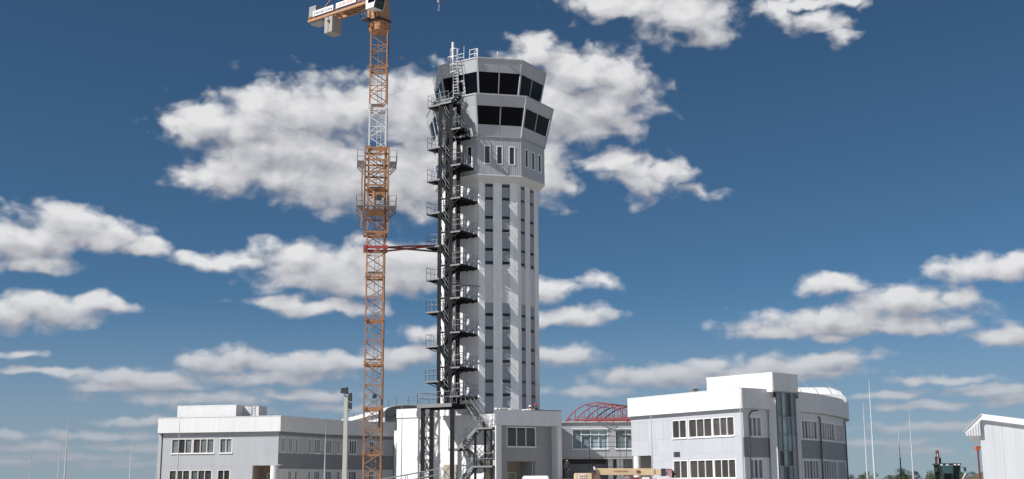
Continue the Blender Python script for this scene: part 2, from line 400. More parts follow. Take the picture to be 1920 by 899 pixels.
class MB:
    """Collects shapes in world coordinates and links them as one mesh object."""
    def __init__(self):
        self.v = []; self.f = []
    def add(self, vs, fs):
        n = len(self.v); self.v += [tuple(p) for p in vs]; self.f += [tuple(i + n for i in f) for f in fs]
        return self
    def box(self, c, s, rz=0.0):
        cx, sx = math.cos(rz), math.sin(rz); vs = []
        for x in (-.5, .5):
            for y in (-.5, .5):
                for z in (-.5, .5):
                    a, b = x * s[0], y * s[1]
                    vs.append((c[0] + a * cx - b * sx, c[1] + a * sx + b * cx, c[2] + z * s[2]))
        return self.add(vs, [(0, 1, 3, 2), (4, 6, 7, 5), (0, 4, 5, 1), (2, 3, 7, 6), (0, 2, 6, 4), (1, 5, 7, 3)])
    def slab(self, quad, t):
        """Quad seen counter-clockwise from outside, t thick towards the inside."""
        a, b, c, d = [Vector(p) for p in quad]
        n = (c - a).cross(d - b).normalized() * t
        return self.add([a, b, c, d, a - n, b - n, c - n, d - n],
                        [(0, 1, 2, 3), (7, 6, 5, 4), (0, 4, 5, 1), (1, 5, 6, 2), (2, 6, 7, 3), (3, 7, 4, 0)])
    def prism(self, poly, z0, z1):
        n = len(poly)
        vs = [(p[0], p[1], z0) for p in poly] + [(p[0], p[1], z1) for p in poly]
        fs = [tuple(range(n - 1, -1, -1)), tuple(range(n, 2 * n))]
        fs += [(i, (i + 1) % n, n + (i + 1) % n, n + i) for i in range(n)]
        return self.add(vs, fs)
    def loft(self, r0, r1, cap0=True, cap1=True):
        n = len(r0)
        fs = [(i, (i + 1) % n, n + (i + 1) % n, n + i) for i in range(n)]
        if cap0: fs.append(tuple(range(n - 1, -1, -1)))
        if cap1: fs.append(tuple(range(n, 2 * n)))
        return self.add(list(r0) + list(r1), fs)
    def bar(self, p, q, w, h=None, upv=(0, 0, 1)):
        """Rectangular bar between two points, w across, h along upv."""
        h = h or w; p, q = Vector(p), Vector(q); d = q - p
        if d.length < 1e-6: return self
        d.normalize(); u = Vector(upv)
        if abs(d.dot(u)) > 0.99: u = Vector((1, 0, 0))
        s = d.cross(u).normalized(); u = s.cross(d).normalized()
        s *= w / 2; u *= h / 2
        return self.add([p - s - u, p + s - u, p + s + u, p - s + u, q - s - u, q + s - u, q + s + u, q - s + u],
                        [(3, 2, 1, 0), (4, 5, 6, 7), (0, 1, 5, 4), (1, 2, 6, 5), (2, 3, 7, 6), (3, 0, 4, 7)])
    def tube(self, p, q, r, r2=None, n=8, cap=True):
        r2 = r if r2 is None else r2; p, q = Vector(p), Vector(q); d = (q - p)
        if d.length < 1e-6: return self
        d.normalize(); u = Vector((0, 0, 1)) if abs(d.z) < 0.95 else Vector((1, 0, 0))
        s = d.cross(u).normalized(); u = s.cross(d)
        a = [p + (s * math.cos(2 * math.pi * i / n) + u * math.sin(2 * math.pi * i / n)) * r for i in range(n)]
        b = [q + (s * math.cos(2 * math.pi * i / n) + u * math.sin(2 * math.pi * i / n)) * r2 for i in range(n)]
        return self.loft(a, b, cap, cap)
    def path(self, pts, r, n=6):
        for a, b in zip(pts[:-1], pts[1:]): self.tube(a, b, r, n=n)
        return self
    def build(self, name, mat, parent=None, smooth=False, bevel=0.0):
        b = base_of(parent); me = bpy.data.meshes.new(name)
        me.from_pydata([(x - b.x, y - b.y, z - b.z) for x, y, z in self.v], [], self.f)
        bm = bmesh.new(); bm.from_mesh(me)
        bmesh.ops.recalc_face_normals(bm, faces=bm.faces)
        if bevel:
            bmesh.ops.bevel(bm, geom=[e for e in bm.edges if len(e.link_faces) == 2 and e.calc_face_angle(0) > 0.5],
                            offset=bevel, segments=2, affect='EDGES', clamp_overlap=True)
        if smooth:
            for f in bm.faces: f.smooth = True
        bm.to_mesh(me); bm.free()
        me.materials.append(MATS[mat])
        o = bpy.data.objects.new(name, me); COL.objects.link(o); o.parent = parent
        return o


def lerp(a, b, t): return a + (b - a) * t


def text_part(name, body, size, origin, xdir, updir, mat, parent, depth=0.004, align='LEFT'):
    cu = bpy.data.curves.new(name, 'FONT'); cu.body = body; cu.size = size; cu.extrude = depth
    cu.align_x = align; cu.align_y = 'CENTER'
    tmp = bpy.data.objects.new(name + '_tmp', cu); COL.objects.link(tmp)
    dg = bpy.context.evaluated_depsgraph_get()
    me = bpy.data.meshes.new_from_object(tmp.evaluated_get(dg))
    bpy.data.objects.remove(tmp)
    x = Vector(xdir).normalized(); u = Vector(updir); z = x.cross(u).normalized(); u = z.cross(x)
    M = Matrix(((x.x, u.x, z.x, origin[0]), (x.y, u.y, z.y, origin[1]), (x.z, u.z, z.z, origin[2]), (0, 0, 0, 1)))
    me.transform(Matrix.Translation(-base_of(parent)) @ M)
    me.materials.clear(); me.materials.append(MATS[mat])
    o = bpy.data.objects.new(name, me); COL.objects.link(o); o.parent = parent
    return o


# a flat facade made of separate cladding panels round its windows -------------------------------
def window(parent, A, d, n, s0, s1, z0, z1, panes, gmat, fr=0.07, mull=0.06, depth=0.10, sill=True, seed=None):
    """White frame, one pane per light; A + d*s is the wall line, n points out."""
    rz = math.atan2(d.y, d.x)
    f = MB()
    def P(s, z, o): return A + d * s + n * o + Vector((0, 0, z))
    for (sa, sb, za, zb) in ((s0, s1, z0, z0 + fr), (s0, s1, z1 - fr, z1), (s0, s0 + fr, z0 + fr, z1 - fr), (s1 - fr, s1, z0 + fr, z1 - fr)):
        f.box(P((sa + sb) / 2, (za + zb) / 2, -0.03), (sb - sa, 0.14, zb - za), rz)
    w = (s1 - s0 - 2 * fr); n_ = len(panes) if isinstance(panes, (list, tuple)) else panes
    wid = [w / n_] * n_ if not isinstance(panes, (list, tuple)) else [w * q / sum(panes) for q in panes]
    cuts = [s0 + fr]
    for q in wid: cuts.append(cuts[-1] + q)
    for c in cuts[1:-1]:
        f.box(P(c, (z0 + z1) / 2, -0.035), (mull, 0.12, z1 - z0 - 2 * fr), rz)
    if sill: f.box(P((s0 + s1) / 2, z0 - 0.03, 0.04), (s1 - s0 + 0.1, 0.2, 0.05), rz)
    fo = f.build('window', 'frame_white', parent)
    for a, b in zip(cuts[:-1], cuts[1:]):
        box_part('pane', P((a + b) / 2, (z0 + z1) / 2, -depth), (b - a, 0.02, z1 - z0 - fr), rz,
                 gmat if isinstance(gmat, str) else random.choice(gmat), fo)
    return fo


def facade(parent, A, B, rows, wins, panel_w=1.25, panel_h=1.7, gap=0.007, thick=0.05, extra_cuts=()):
    """rows: (z0, z1, material); wins: (s0, s1, z0, z1, panes, glass)."""
    A, B = Vector((A[0], A[1], 0)), Vector((B[0], B[1], 0))
    d = (B - A); L = d.length; d.normalize(); n = Vector((d.y, -d.x, 0)); rz = math.atan2(d.y, d.x)
    for (r0, r1, mat) in rows:
        # cut the row at window heads and sills
        zs = sorted({r0, r1} | {z for w in wins for z in (w[2], w[3]) if r0 < z < r1})
        for za, zb in zip(zs[:-1], zs[1:]):
            ss = sorted({0.0, L} | {s for w in wins for s in (w[0], w[1]) if w[2] < zb - 1e-4 and w[3] > za + 1e-4 and 0 < s < L} | set(extra_cuts))
            for sa, sb in zip(ss[:-1], ss[1:]):
                mid, zm = (sa + sb) / 2, (za + zb) / 2
                if any(w[0] - 1e-4 <= mid <= w[1] + 1e-4 and w[2] <= zm <= w[3] for w in wins): continue
                k = max(1, round((sb - sa) / panel_w)); kz = max(1, round((zb - za) / panel_h))
                for i in range(k):
                    for j in range(kz):
                        w_, h_ = (sb - sa) / k, (zb - za) / kz
                        c = A + d * (sa + w_ * (i + .5)) + n * (thick / 2) + Vector((0, 0, za + h_ * (j + .5)))
                        box_part('panel', c, (w_ - gap, thick, h_ - gap), rz, mat, parent)
    # backing wall with the openings left free
    bk = MB(); z0 = min(r[0] for r in rows); z1 = max(r[1] for r in rows)
    zs = sorted({z0, z1} | {z for w in wins for z in (w[2], w[3])})
    for za, zb in zip(zs[:-1], zs[1:]):
        ss = sorted({0.0, L} | {s for w in wins for s in (w[0], w[1]) if w[2] < zb - 1e-4 and w[3] > za + 1e-4})
        for sa, sb in zip(ss[:-1], ss[1:]):
            mid, zm = (sa + sb) / 2, (za + zb) / 2
            if any(w[0] - 1e-4 <= mid <= w[1] + 1e-4 and w[2] <= zm <= w[3] for w in wins): continue
            bk.box(A + d * mid - n * 0.125 + Vector((0, 0, zm)), (sb - sa, 0.25, zb - za), rz)
    bk.build('backing_wall', 'fascia_grey', parent)
    for w in wins:
        if not w[4]: continue          # an open bay
        window(parent, A, d, n, w[0], w[1], w[2], w[3], w[4], w[5] if len(w) > 5 else 'window_glass')
    return A, d, n, L


def railing(mb, pts, h=1.1, post=1.2, r=0.022, rails=(1.0, 0.5), up=Vector((0, 0, 1))):
    """Posts and rails along a polyline of deck-edge points."""
    for a, b in zip(pts[:-1], pts[1:]):
        a, b = Vector(a), Vector(b)
        for k in rails: mb.tube(a + up * h * k, b + up * h * k, r, n=5)
        m = max(1, round((b - a).length / post))
        for i in range(m + 1):
            p = a.lerp(b, i / m); mb.tube(p, p + up * h, r, n=5)

# ------------------------------------------------------------------ the ground
def ground():
    m = MB(); S = 6000
    m.add([(-S, -S, 0), (S, -S, 0), (S, S, 0), (-S, S, 0)], [(0, 1, 2, 3)])
    tag(m.build('ground', 'ground_soil'), kind='structure')
    m = MB(); m.add([(-90, 8, .006), (90, 8, .006), (90, 104, .006), (-90, 104, .006)], [(0, 1, 2, 3)])
    tag(m.build('apron_pavement', 'apron_concrete'), kind='structure')
    for i, x in enumerate((-60, -30, 0, 30)):
        mk = MB(); mk.add([(x, 24, .011), (x + 0.2, 24, .011), (x + 0.2, 70, .011), (x, 70, .011)], [(0, 1, 2, 3)])
        tag(mk.build('road_marking', 'marking'), kind='structure')
    m = MB(); m.box((0, 104.1, 0.06), (180, 0.2, 0.14))
    tag(m.build('kerb', 'kerb'), kind='structure')
    # soil bank on the right, beyond the tractor
    m = MB(); random.seed(4); nx, ny = 26, 8; vs = []
    for i in range(nx + 1):
        for j in range(ny + 1):
            x = lerp(47.5, 72, i / nx); y = lerp(132, 152, j / ny)
            h = 2.75 * math.sin(math.pi * j / ny) * min(1, i / 3.0) * (0.88 + 0.12 * math.sin(i * 1.3)) + random.uniform(-.10, .10)
            vs.append((x, y, max(-0.05, h - 0.05)))
    fs = [(i * (ny + 1) + j, (i + 1) * (ny + 1) + j, (i + 1) * (ny + 1) + j + 1, i * (ny + 1) + j + 1) for i in range(nx) for j in range(ny)]
    m.add(vs, fs); tag(m.build('soil_bank', 'bank_soil', smooth=True), kind='structure')


ground()
Z = lambda x, y, z: Vector((x, y, z))


def inset(pts, dist):
    """Offset an open polyline to the left of its travel (into the building)."""
    out = []
    for i, p in enumerate(pts):
        ds = []
        if i > 0: ds.append((Vector(pts[i]) - Vector(pts[i - 1])).normalized())
        if i < len(pts) - 1: ds.append((Vector(pts[i + 1]) - Vector(pts[i])).normalized())
        ns = [Vector((-d.y, d.x)) for d in ds]
        b = sum(ns, Vector((0, 0))); b.normalize()
        out.append(Vector(p) + b * dist / max(0.5, b.dot(ns[0])))
    return out


# ------------------------------------------------------------------ office block on the right
def right_office():
    random.seed(11)
    T = empty('office_building', (22, 108, 0), 'white and grey office block with curved wing and glazed stair bay, right of the tower', 'building')
    P = [(9.91, 106.74), (17.53, 95.0), (20.4, 97.12), (22.9, 99.55), (25.61, 102.99), (28.19, 107.67), (29.92, 111.38), (31.4, 116.3)]
    zb, zt = 7.3, 8.82
    wall = inset([Vector(p) for p in P], 0.34)
    # fascia
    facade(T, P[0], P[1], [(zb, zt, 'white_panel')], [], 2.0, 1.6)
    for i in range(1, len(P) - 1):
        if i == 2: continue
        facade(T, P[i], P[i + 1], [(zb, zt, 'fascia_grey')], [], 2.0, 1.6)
    # walls under the fascia
    W = wall
    w0, w1 = 6.77, 5.27
    front = [(5.35, 7.15, w1, w0, 2), (7.38, 10.2, w1, w0, 3), (10.27, 12.75, w1, w0, 3),
             (5.35, 7.15, 2.05, 3.52, 2), (7.38, 10.2, 2.05, 3.52, 3), (10.27, 12.75, 2.05, 3.52, 3)]
    door = (0.0, 2.75, 0.0, 3.98, None)
    facade(T, W[0], W[1], [(0.0, zb, 'grey_sheet')], front + [door], 1.15, 1.65)
    # louvre over the lower left window
    A = Vector((W[0].x, W[0].y, 0)); d = Vector((W[1].x - W[0].x, W[1].y - W[0].y, 0)); Lf = d.length; d.normalize(); n = Vector((d.y, -d.x, 0)); rz = math.atan2(d.y, d.x)
    m = MB()
    for k in range(6): m.box(A + d * 5.9 + n * 0.07 + Vector((0, 0, 3.82 + k * 0.07)), (0.75, 0.05, 0.045), rz)
    m.build('louvre', 'dark_metal', T)
    # porch in the far corner: round column, lining, glazed door
    m = MB(); c = A + d * 0.55 - n * 0.1; m.tube((c.x, c.y, 0), (c.x, c.y, 3.95), 0.32, n=20); m.build('porch_column', 'white_render', T, smooth=False)
    m = MB(); q = A + d * 1.6 - n * 2.6; m.box((q.x, q.y, 1.98), (3.6, 0.2, 3.96), rz); m.build('porch_wall', 'brick_lining', T)
    m = MB(); q = A + d * 2.85 - n * 1.4; m.box((q.x, q.y, 1.98), (0.2, 2.5, 3.96), rz); m.build('porch_wall', 'brick_lining', T)
    window(T, A - n * 2.45, d, n, 1.2, 2.4, 1.1, 3.6, 2, 'window_glass')
    # straight shaded return
    hl = lambda a, b: (Vector(b) - Vector(a)).length
    L1 = hl(W[1], W[2])
    facade(T, W[1], W[2], [(0, 3.62, 'fascia_grey'), (3.62, 5.12, 'spandrel_grey'), (5.12, zb, 'fascia_grey')],
           [(0.55, min(L1 - .55, 2.1), 5.2, 6.72, 3, 'curtain_glass'), (0.55, min(L1 - .55, 2.1), 2.0, 3.5, 3, 'curtain_glass')], 1.2, 1.7)
    # curved wing
    for i, npan in ((3, [(0.25, 0.93, 5)]), (4, [(0.06, 0.94, 6)]), (5, [(0.06, 0.90, 4)]), (6, [])):
        L1 = hl(W[i], W[i + 1])
        ws = []
        for (a, b, k) in npan:
            ws += [(a * L1, b * L1, 5.15, 6.68, k, ['curtain_glass', 'curtain_glass', 'window_glass']), (a * L1, b * L1, 1.95, 3.5, k, ['curtain_glass', 'window_glass'])]
        facade(T, W[i], W[i + 1], [(0, 3.6, 'fascia_grey'), (3.6, 5.06, 'spandrel_grey'), (5.06, zb, 'fascia_grey')], ws, 1.3, 1.7)
    # downpipes with their swan necks under the fascia
    for (p, q) in ((W[4], 0.14), (W[6], 0.12)):
        m = MB(); m.path([(p[0] + .12, p[1] - .12, 0.2), (p[0] + .12, p[1] - .12, 6.9), (p[0] - .15, p[1] - .02, 7.25)], 0.06, 8); m.build('downpipe', 'dark_metal', T)
    m = MB(); p = W[1] + Vector((.5, .05)); m.path([(p.x, p.y - .05, .2), (p.x, p.y - .05, 6.75), (p.x + .22, p.y - .1, 7.1), (p.x + .75, p.y + .05, 7.16)], 0.06, 8); m.build('downpipe', 'dark_metal', T)
    # soffit, roof, coping
    foot = P + [(27.5, 125), (15.5, 121)]
    m = MB(); m.prism([(a, b) for a, b in foot], zb - 0.04, zb + 0.05); m.build('soffit', 'grey_trim', T)
    m = MB(); m.prism([(a, b) for a, b in foot], 8.45, 8.6); m.build('roof', 'roof_felt', T)
    for i in range(len(P) - 1):
        if i == 2: continue
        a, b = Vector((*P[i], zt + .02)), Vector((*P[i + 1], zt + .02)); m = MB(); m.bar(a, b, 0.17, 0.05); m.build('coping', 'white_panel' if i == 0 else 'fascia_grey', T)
    m = MB(); m.prism([(a, b) for a, b in [W[0], (15.9, 120.6), (27.3, 124.6), W[7]]], 0, 7.2); m.build('rear_wall', 'fascia_grey', T)
    # roof box over the stair bay
    B = [(15.9, 101.1), (20.2, 96.15), (22.65, 98.5), (18.4, 103.4)]
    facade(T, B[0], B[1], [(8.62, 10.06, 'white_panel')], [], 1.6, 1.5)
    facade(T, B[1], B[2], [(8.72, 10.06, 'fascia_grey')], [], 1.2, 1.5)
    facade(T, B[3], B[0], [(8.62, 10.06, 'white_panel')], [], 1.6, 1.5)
    m = MB(); m.prism([(15.8, 101.15), (20.2, 96.05), (22.75, 98.5), (18.4, 103.5)], 10.06, 10.14); m.build('coping', 'white_panel', T)
    m = MB(); m.prism([(20.28, 96.4), (20.4, 96.28), (22.42, 98.22), (19, 102)], 8.66, 8.71); m.build('soffit', 'grey_trim', T)
    # glazed stair bay: 6 rows x 4 columns of panes in a dark frame
    g0, g1 = Vector((20.62, 96.88, 0)), Vector((22.42, 98.62, 0)); d = (g1 - g0); Lg = d.length; d.normalize(); n = Vector((d.y, -d.x, 0)); rz = math.atan2(d.y, d.x)
    zz = [0.3, 1.75, 2.95, 4.15, 5.35, 6.75, 8.68]
    fr = MB()
    for z in zz: fr.box(g0 + d * (Lg / 2) + Vector((0, 0, z)), (Lg, 0.14, 0.09), rz)
    for k in range(5): fr.box(g0 + d * (Lg * k / 4) + Vector((0, 0, 4.5)) - n * 0.01, (0.06, 0.12, 8.4), rz)
    bay = fr.build('stair_glazing', 'edge_steel', T)
    for za, zc in zip(zz[:-1], zz[1:]):
        for k in range(4):
            box_part('pane', g0 + d * (Lg * (k + .5) / 4) + Vector((0, 0, (za + zc) / 2)) - n * 0.03, (Lg / 4, 0.02, zc - za), rz, random.choice(['stair_glass', 'stair_glass', 'stair_glass', 'window_glass', 'curtain_glass']), bay)
    for a, b in ((Vector((20.05, 97.2)), Vector((20.58, 97.0))), (Vector((22.45, 98.66)), Vector((22.75, 99.6)))):
        m = MB(); m.bar((a.x, a.y, 4.1), (b.x, b.y, 4.1), 0.5, 8.3); m.build('pier', 'fascia_grey', T)
    m = MB(); m.prism([(20.3, 97.6), (22.2, 99.4), (21, 102), (18.5, 100)], 0, 8.5); m.build('stair_core', 'grey_trim', T)
    # white barrel roof light behind, with its hooped guard rail
    m = MB(); prof = [(109.5, 8.6), (109.5, 9.35), (110.3, 9.8), (111.4, 10.08), (112.8, 10.2), (114.5, 10.1), (116, 9.7), (116.8, 8.6)]
    n_ = len(prof); rings = []
    for x, k in ((23.4, 1.0), (28.0, 1.0), (28.7, 0.97), (29.2, 0.85), (29.45, 0.6)):
        rings.append([(x, y, 8.6 + (z - 8.6) * k) for y, z in prof])
    for a, b in zip(rings[:-1], rings[1:]): m.loft(a, b, a is rings[0], b is rings[-1])
    rl = m.build('barrel_roof', 'white_panel', T)
    m = MB()
    for x in (24.2, 25.6, 27.0, 28.2): m.path([(x, y - .01, z + .02) for y, z in prof[1:6]], 0.03, 5)
    m.build('seam', 'galvanised', rl)
    for x in (26.6, 28.6):
        m = MB(); m.path([(x, 111 + 3 * math.sin(a * .31), 10.0 + 0.95 * math.sin(math.pi * a / 10)) for a in range(11)], 0.02, 5); m.build('guard_hoop', 'galvanised', rl)
    for r_, h_ in ((1.5, .9), (1.1, .62)):
        m = MB(); m.path([(27.9 + r_ * math.sin(a * .157), 112.2, 10.1 + h_ * math.cos(a * .157)) for a in range(11)], 0.02, 5); m.build('guard_hoop', 'galvanised', rl)
    # vent hood by the roof box
    m = MB(); m.box((14.9, 101.6, 8.95), (0.4, 0.4, 0.5), .5); m.box((14.9, 101.6, 9.24), (0.55, 0.55, 0.08), .5); m.build('vent', 'galvanised', T)


right_office()


# ------------------------------------------------------------------ office block on the left
def left_office():
    random.seed(5)
    T = empty('office_building', (-28, 132, 0), 'white and light grey two-storey office block with dark-banded curved wing, left of the crane', 'building')
    zb, zt = 7.0, 8.53
    A, B = (-36.57, 128.28), (-23.32, 125.0)
    C = [(-23.32, 125.0), (-21.67, 129.18), (-19.9, 132.91), (-18.31, 135.47), (-16.04, 137.9), (-13.29, 140.63)]
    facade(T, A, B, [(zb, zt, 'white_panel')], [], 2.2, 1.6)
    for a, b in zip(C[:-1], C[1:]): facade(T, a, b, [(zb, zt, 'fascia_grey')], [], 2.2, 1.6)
    W = inset([Vector(A), Vector(B)] + [Vector(p) for p in C[1:]], 0.38)
    W[0] = Vector((W[0].x + 0.42, W[0].y - 0.10))
    L = (W[1] - W[0]).length
    ws = []
    for z0, z1, o, gl in ((4.90, 6.40, 0.0, ['curtain_glass', 'window_glass', 'curtain_glass']), (1.75, 3.25, -0.12, ['window_glass', 'window_glass', 'curtain_glass'])):
        ws += [(0.98 + o, 3.34 + o, z0, z1, 3, gl), (3.42 + o, 5.8 + o, z0, z1, 3, gl), (6.4 + o, 7.8 + o, z0, z1, 2, gl)]
    ws += [(L - 2.75, L, 0.0, 3.65, None)]
    facade(T, W[0], W[1], [(0, zb, 'grey_sheet')], ws, 1.15, 1.65)
    a0 = Vector((W[0].x, W[0].y, 0)); d = Vector((W[1].x - W[0].x, W[1].y - W[0].y, 0)).normalized(); n = Vector((d.y, -d.x, 0)); rz = math.atan2(d.y, d.x)
    # corner porch
    c = a0 + d * (L - 0.42) - n * 0.15
    m = MB(); m.tube((c.x, c.y, 0), (c.x, c.y, 3.62), 0.42, n=24); m.build('porch_column', 'white_render', T)
    m = MB(); q = a0 + d * (L - 1.4) - n * 2.4; m.box((q.x, q.y, 1.8), (3.0, 0.2, 3.6), rz); m.build('porch_wall', 'brick_lining', T)
    m = MB(); q = a0 + d * (L - 2.85) - n * 1.3; m.box((q.x, q.y, 1.8), (0.2, 2.2, 3.6), rz); m.build('porch_wall', 'brick_lining', T)
    m = MB(); q = a0 + d * (L - 1.3) - n * 1.3; m.box((q.x, q.y, 3.68), (2.9, 2.6, 0.08), rz); m.build('porch_ceiling', 'white_render', T)
    window(T, a0 - n * 2.25, d, n, L - 2.2, L - 1.25, 0.4, 2.9, 1, 'window_glass')
    # curved wing: windows placed along each straight length (fractions)
    spans = [[(.11, .28, 2), (.44, .61, 2), (.76, .87, 1)], [(.35, .45, 1), (.60, .86, 3)], [(.13, .46, 3), (.72, .92, 2)], [(.30, .62, 3), (.86, .98, 1)], [(.12, .3, 2), (.50, .63, 1)]]
    for i, sp in enumerate(spans):
        a, b = W[i + 1], W[i + 2]; Ls = (b - a).length
        ws = []
        for (f0, f1, k) in sp:
            ws += [(f0 * Ls, f1 * Ls, 4.95, 6.45, k, 'window_glass'), (f0 * Ls, f1 * Ls, 1.7, 3.15, k, 'window_glass')]
        if i == 0: ws = [w for w in ws if not (w[2] < 3 and w[0] < 1.2)]
        facade(T, a, b, [(0, 3.32, 'fascia_grey'), (3.32, 4.86, 'spandrel_grey'), (4.86, 6.62, 'cab_panel'), (6.62, zb, 'spandrel_grey')], ws, 1.4, 1.8)
    foot = [A, B] + C[1:] + [(-17, 146), (-30, 146), (-37, 140)]
    m = MB(); m.prism(foot, zb - .04, zb + .05); m.build('soffit', 'grey_trim', T)
    m = MB(); m.prism(foot, 8.15, 8.3); m.build('roof', 'roof_felt', T)
    pl = [A] + C
    for i, (a, b) in enumerate(zip(pl[:-1], pl[1:])):
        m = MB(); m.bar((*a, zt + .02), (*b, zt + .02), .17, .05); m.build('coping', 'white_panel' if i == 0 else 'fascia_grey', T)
    m = MB(); m.bar((-36.4, 128.6, 3.5), (-37, 140, 3.5), .3, 7.0); m.bar((-37, 140, 3.5), (-30, 146, 3.5), .3, 7.0); m.bar((-30, 146, 3.5), (-17, 146, 3.5), .3, 7.0); m.build('rear_wall', 'fascia_grey', T)
    # roof box and the smaller one with the cat ladder
    o = -n * 0.9
    p0 = Vector((-35.0, 127.95, 0)) + o; p1 = Vector((-28.55, 126.36, 0)) + o
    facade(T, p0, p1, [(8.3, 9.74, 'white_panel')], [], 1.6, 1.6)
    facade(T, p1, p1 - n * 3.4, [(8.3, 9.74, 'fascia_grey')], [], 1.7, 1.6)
    m = MB(); m.bar(p0 - n * 1.7 + Vector((0, 0, 9.78)), p1 - n * 1.7 + Vector((0, 0, 9.78)), 3.5, .07); m.build('coping', 'white_panel', T)
    q0 = p1 - n * 1.6; q1 = q0 + d * 1.75
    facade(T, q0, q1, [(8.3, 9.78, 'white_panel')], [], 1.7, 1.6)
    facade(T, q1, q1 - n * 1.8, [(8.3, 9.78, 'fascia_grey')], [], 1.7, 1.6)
    m = MB(); m.bar(q0 + Vector((0, 0, 9.82)), q1 + Vector((0, 0, 9.82)), .2, .07); m.build('coping', 'grey_trim', T)
    m = MB(); e0 = q0 + d * .75 + n * .22
    for k in (0, .4): m.tube(e0 + d * k + Vector((0, 0, 8.5)), e0 + d * k + Vector((0, 0, 9.9)), .03, n=5)
    for k in range(5): m.tube(e0 + Vector((0, 0, 8.7 + k * .25)), e0 + d * .4 + Vector((0, 0, 8.7 + k * .25)), .02, n=5)
    m.box(q0 + d * .85 + n * .3 + Vector((0, 0, 8.72)), (1.55, .35, .05), rz); m.build('cat_ladder', 'grey_trim', T)
    # little lean-to of the wing end, lit by the sun
    facade(T, (-13.25, 139.3), (-12.3, 138.5), [(0, 7.6, 'white_panel')], [(.25, .95, 3.6, 6.3, 2)], 1.2, 1.6)


left_office()


# ------------------------------------------------------------------ vaulted hall behind the left wing
def hall():
    T = empty('vaulted_hall', (-14.5, 150, 0), 'vaulted hall with white eaves and grey arched end, behind the curved left wing', 'building')
    c = Vector((-14.9, 145.0, 0)); e = Vector((.948, .317, 0)); b = Vector((-.317, .948, 0)); Wd, Ln = 5.6, 34
    arc = [(Wd * (.5 - .5 * math.cos(math.pi * k / 12)), 10.1 + .72 * math.sin(math.pi * k / 12)) for k in range(13)]
    pr = [(0, 0)] + arc + [(Wd, 0)]
    m = MB(); a0 = [c + e * s + Vector((0, 0, z)) for s, z in pr]; m.loft(a0, [p + b * .3 for p in a0]); m.build('end_wall', 'spandrel_grey', T)  # the end's shade is put into its colour: darker grey on a sunlit wall
    facade(T, c + b * Ln, c, [(6.5, 9.9, 'white_panel')], [(Ln - .75, Ln - .2, 8.5, 9.85, 1)], 2.4, 1.7)
    r = MB()
    ro = [(-.55, 9.98)] + [(s, z + .12) for s, z in arc] + [(Wd + .5, 9.98)]
    ri = [(s, z - .12) for s, z in ro]
    pts = [c + e * s + Vector((0, 0, z)) - b * .15 for s, z in ro] + [c + e * s + Vector((0, 0, z)) - b * .15 for s, z in reversed(ri)]
    r.loft(pts, [p + b * (Ln + .3) for p in pts]); rf = r.build('roof', 'white_panel', T)
    g = MB()
    q = [c + e * s + b * .2 + Vector((0, 0, z + .15)) for s, z in arc]
    railing(g, q[::2], .85, 2.0, .022); g.build('guard_rail', 'galvanised', rf); g = MB()
    railing(g, [c - e * .2 + b * k + Vector((0, 0, 10.15)) for k in (.2, 9, 18, 27, 34)], .6, 3.0, .022)
    g.build('guard_rail', 'galvanised', rf)
    v = MB(); p = c + e * 1.25 - b * .06; v.box((p.x, p.y, 9.65), (.5, .1, .3), math.atan2(.317, .948)); v.build('vent', 'dark_metal', T)


hall()


# ------------------------------------------------------------------ podium of the tower
TC = Vector((-2.3, 122.0, 0))
TH = R(32.7)
SN = Vector((-math.sin(TH), -math.cos(TH), 0))      # out of the stair-side face
SE = Vector((math.cos(TH), -math.sin(TH), 0))       # along it, to the right
SW = -SN                                            # into the wall
O0 = TC + SN * 7.5


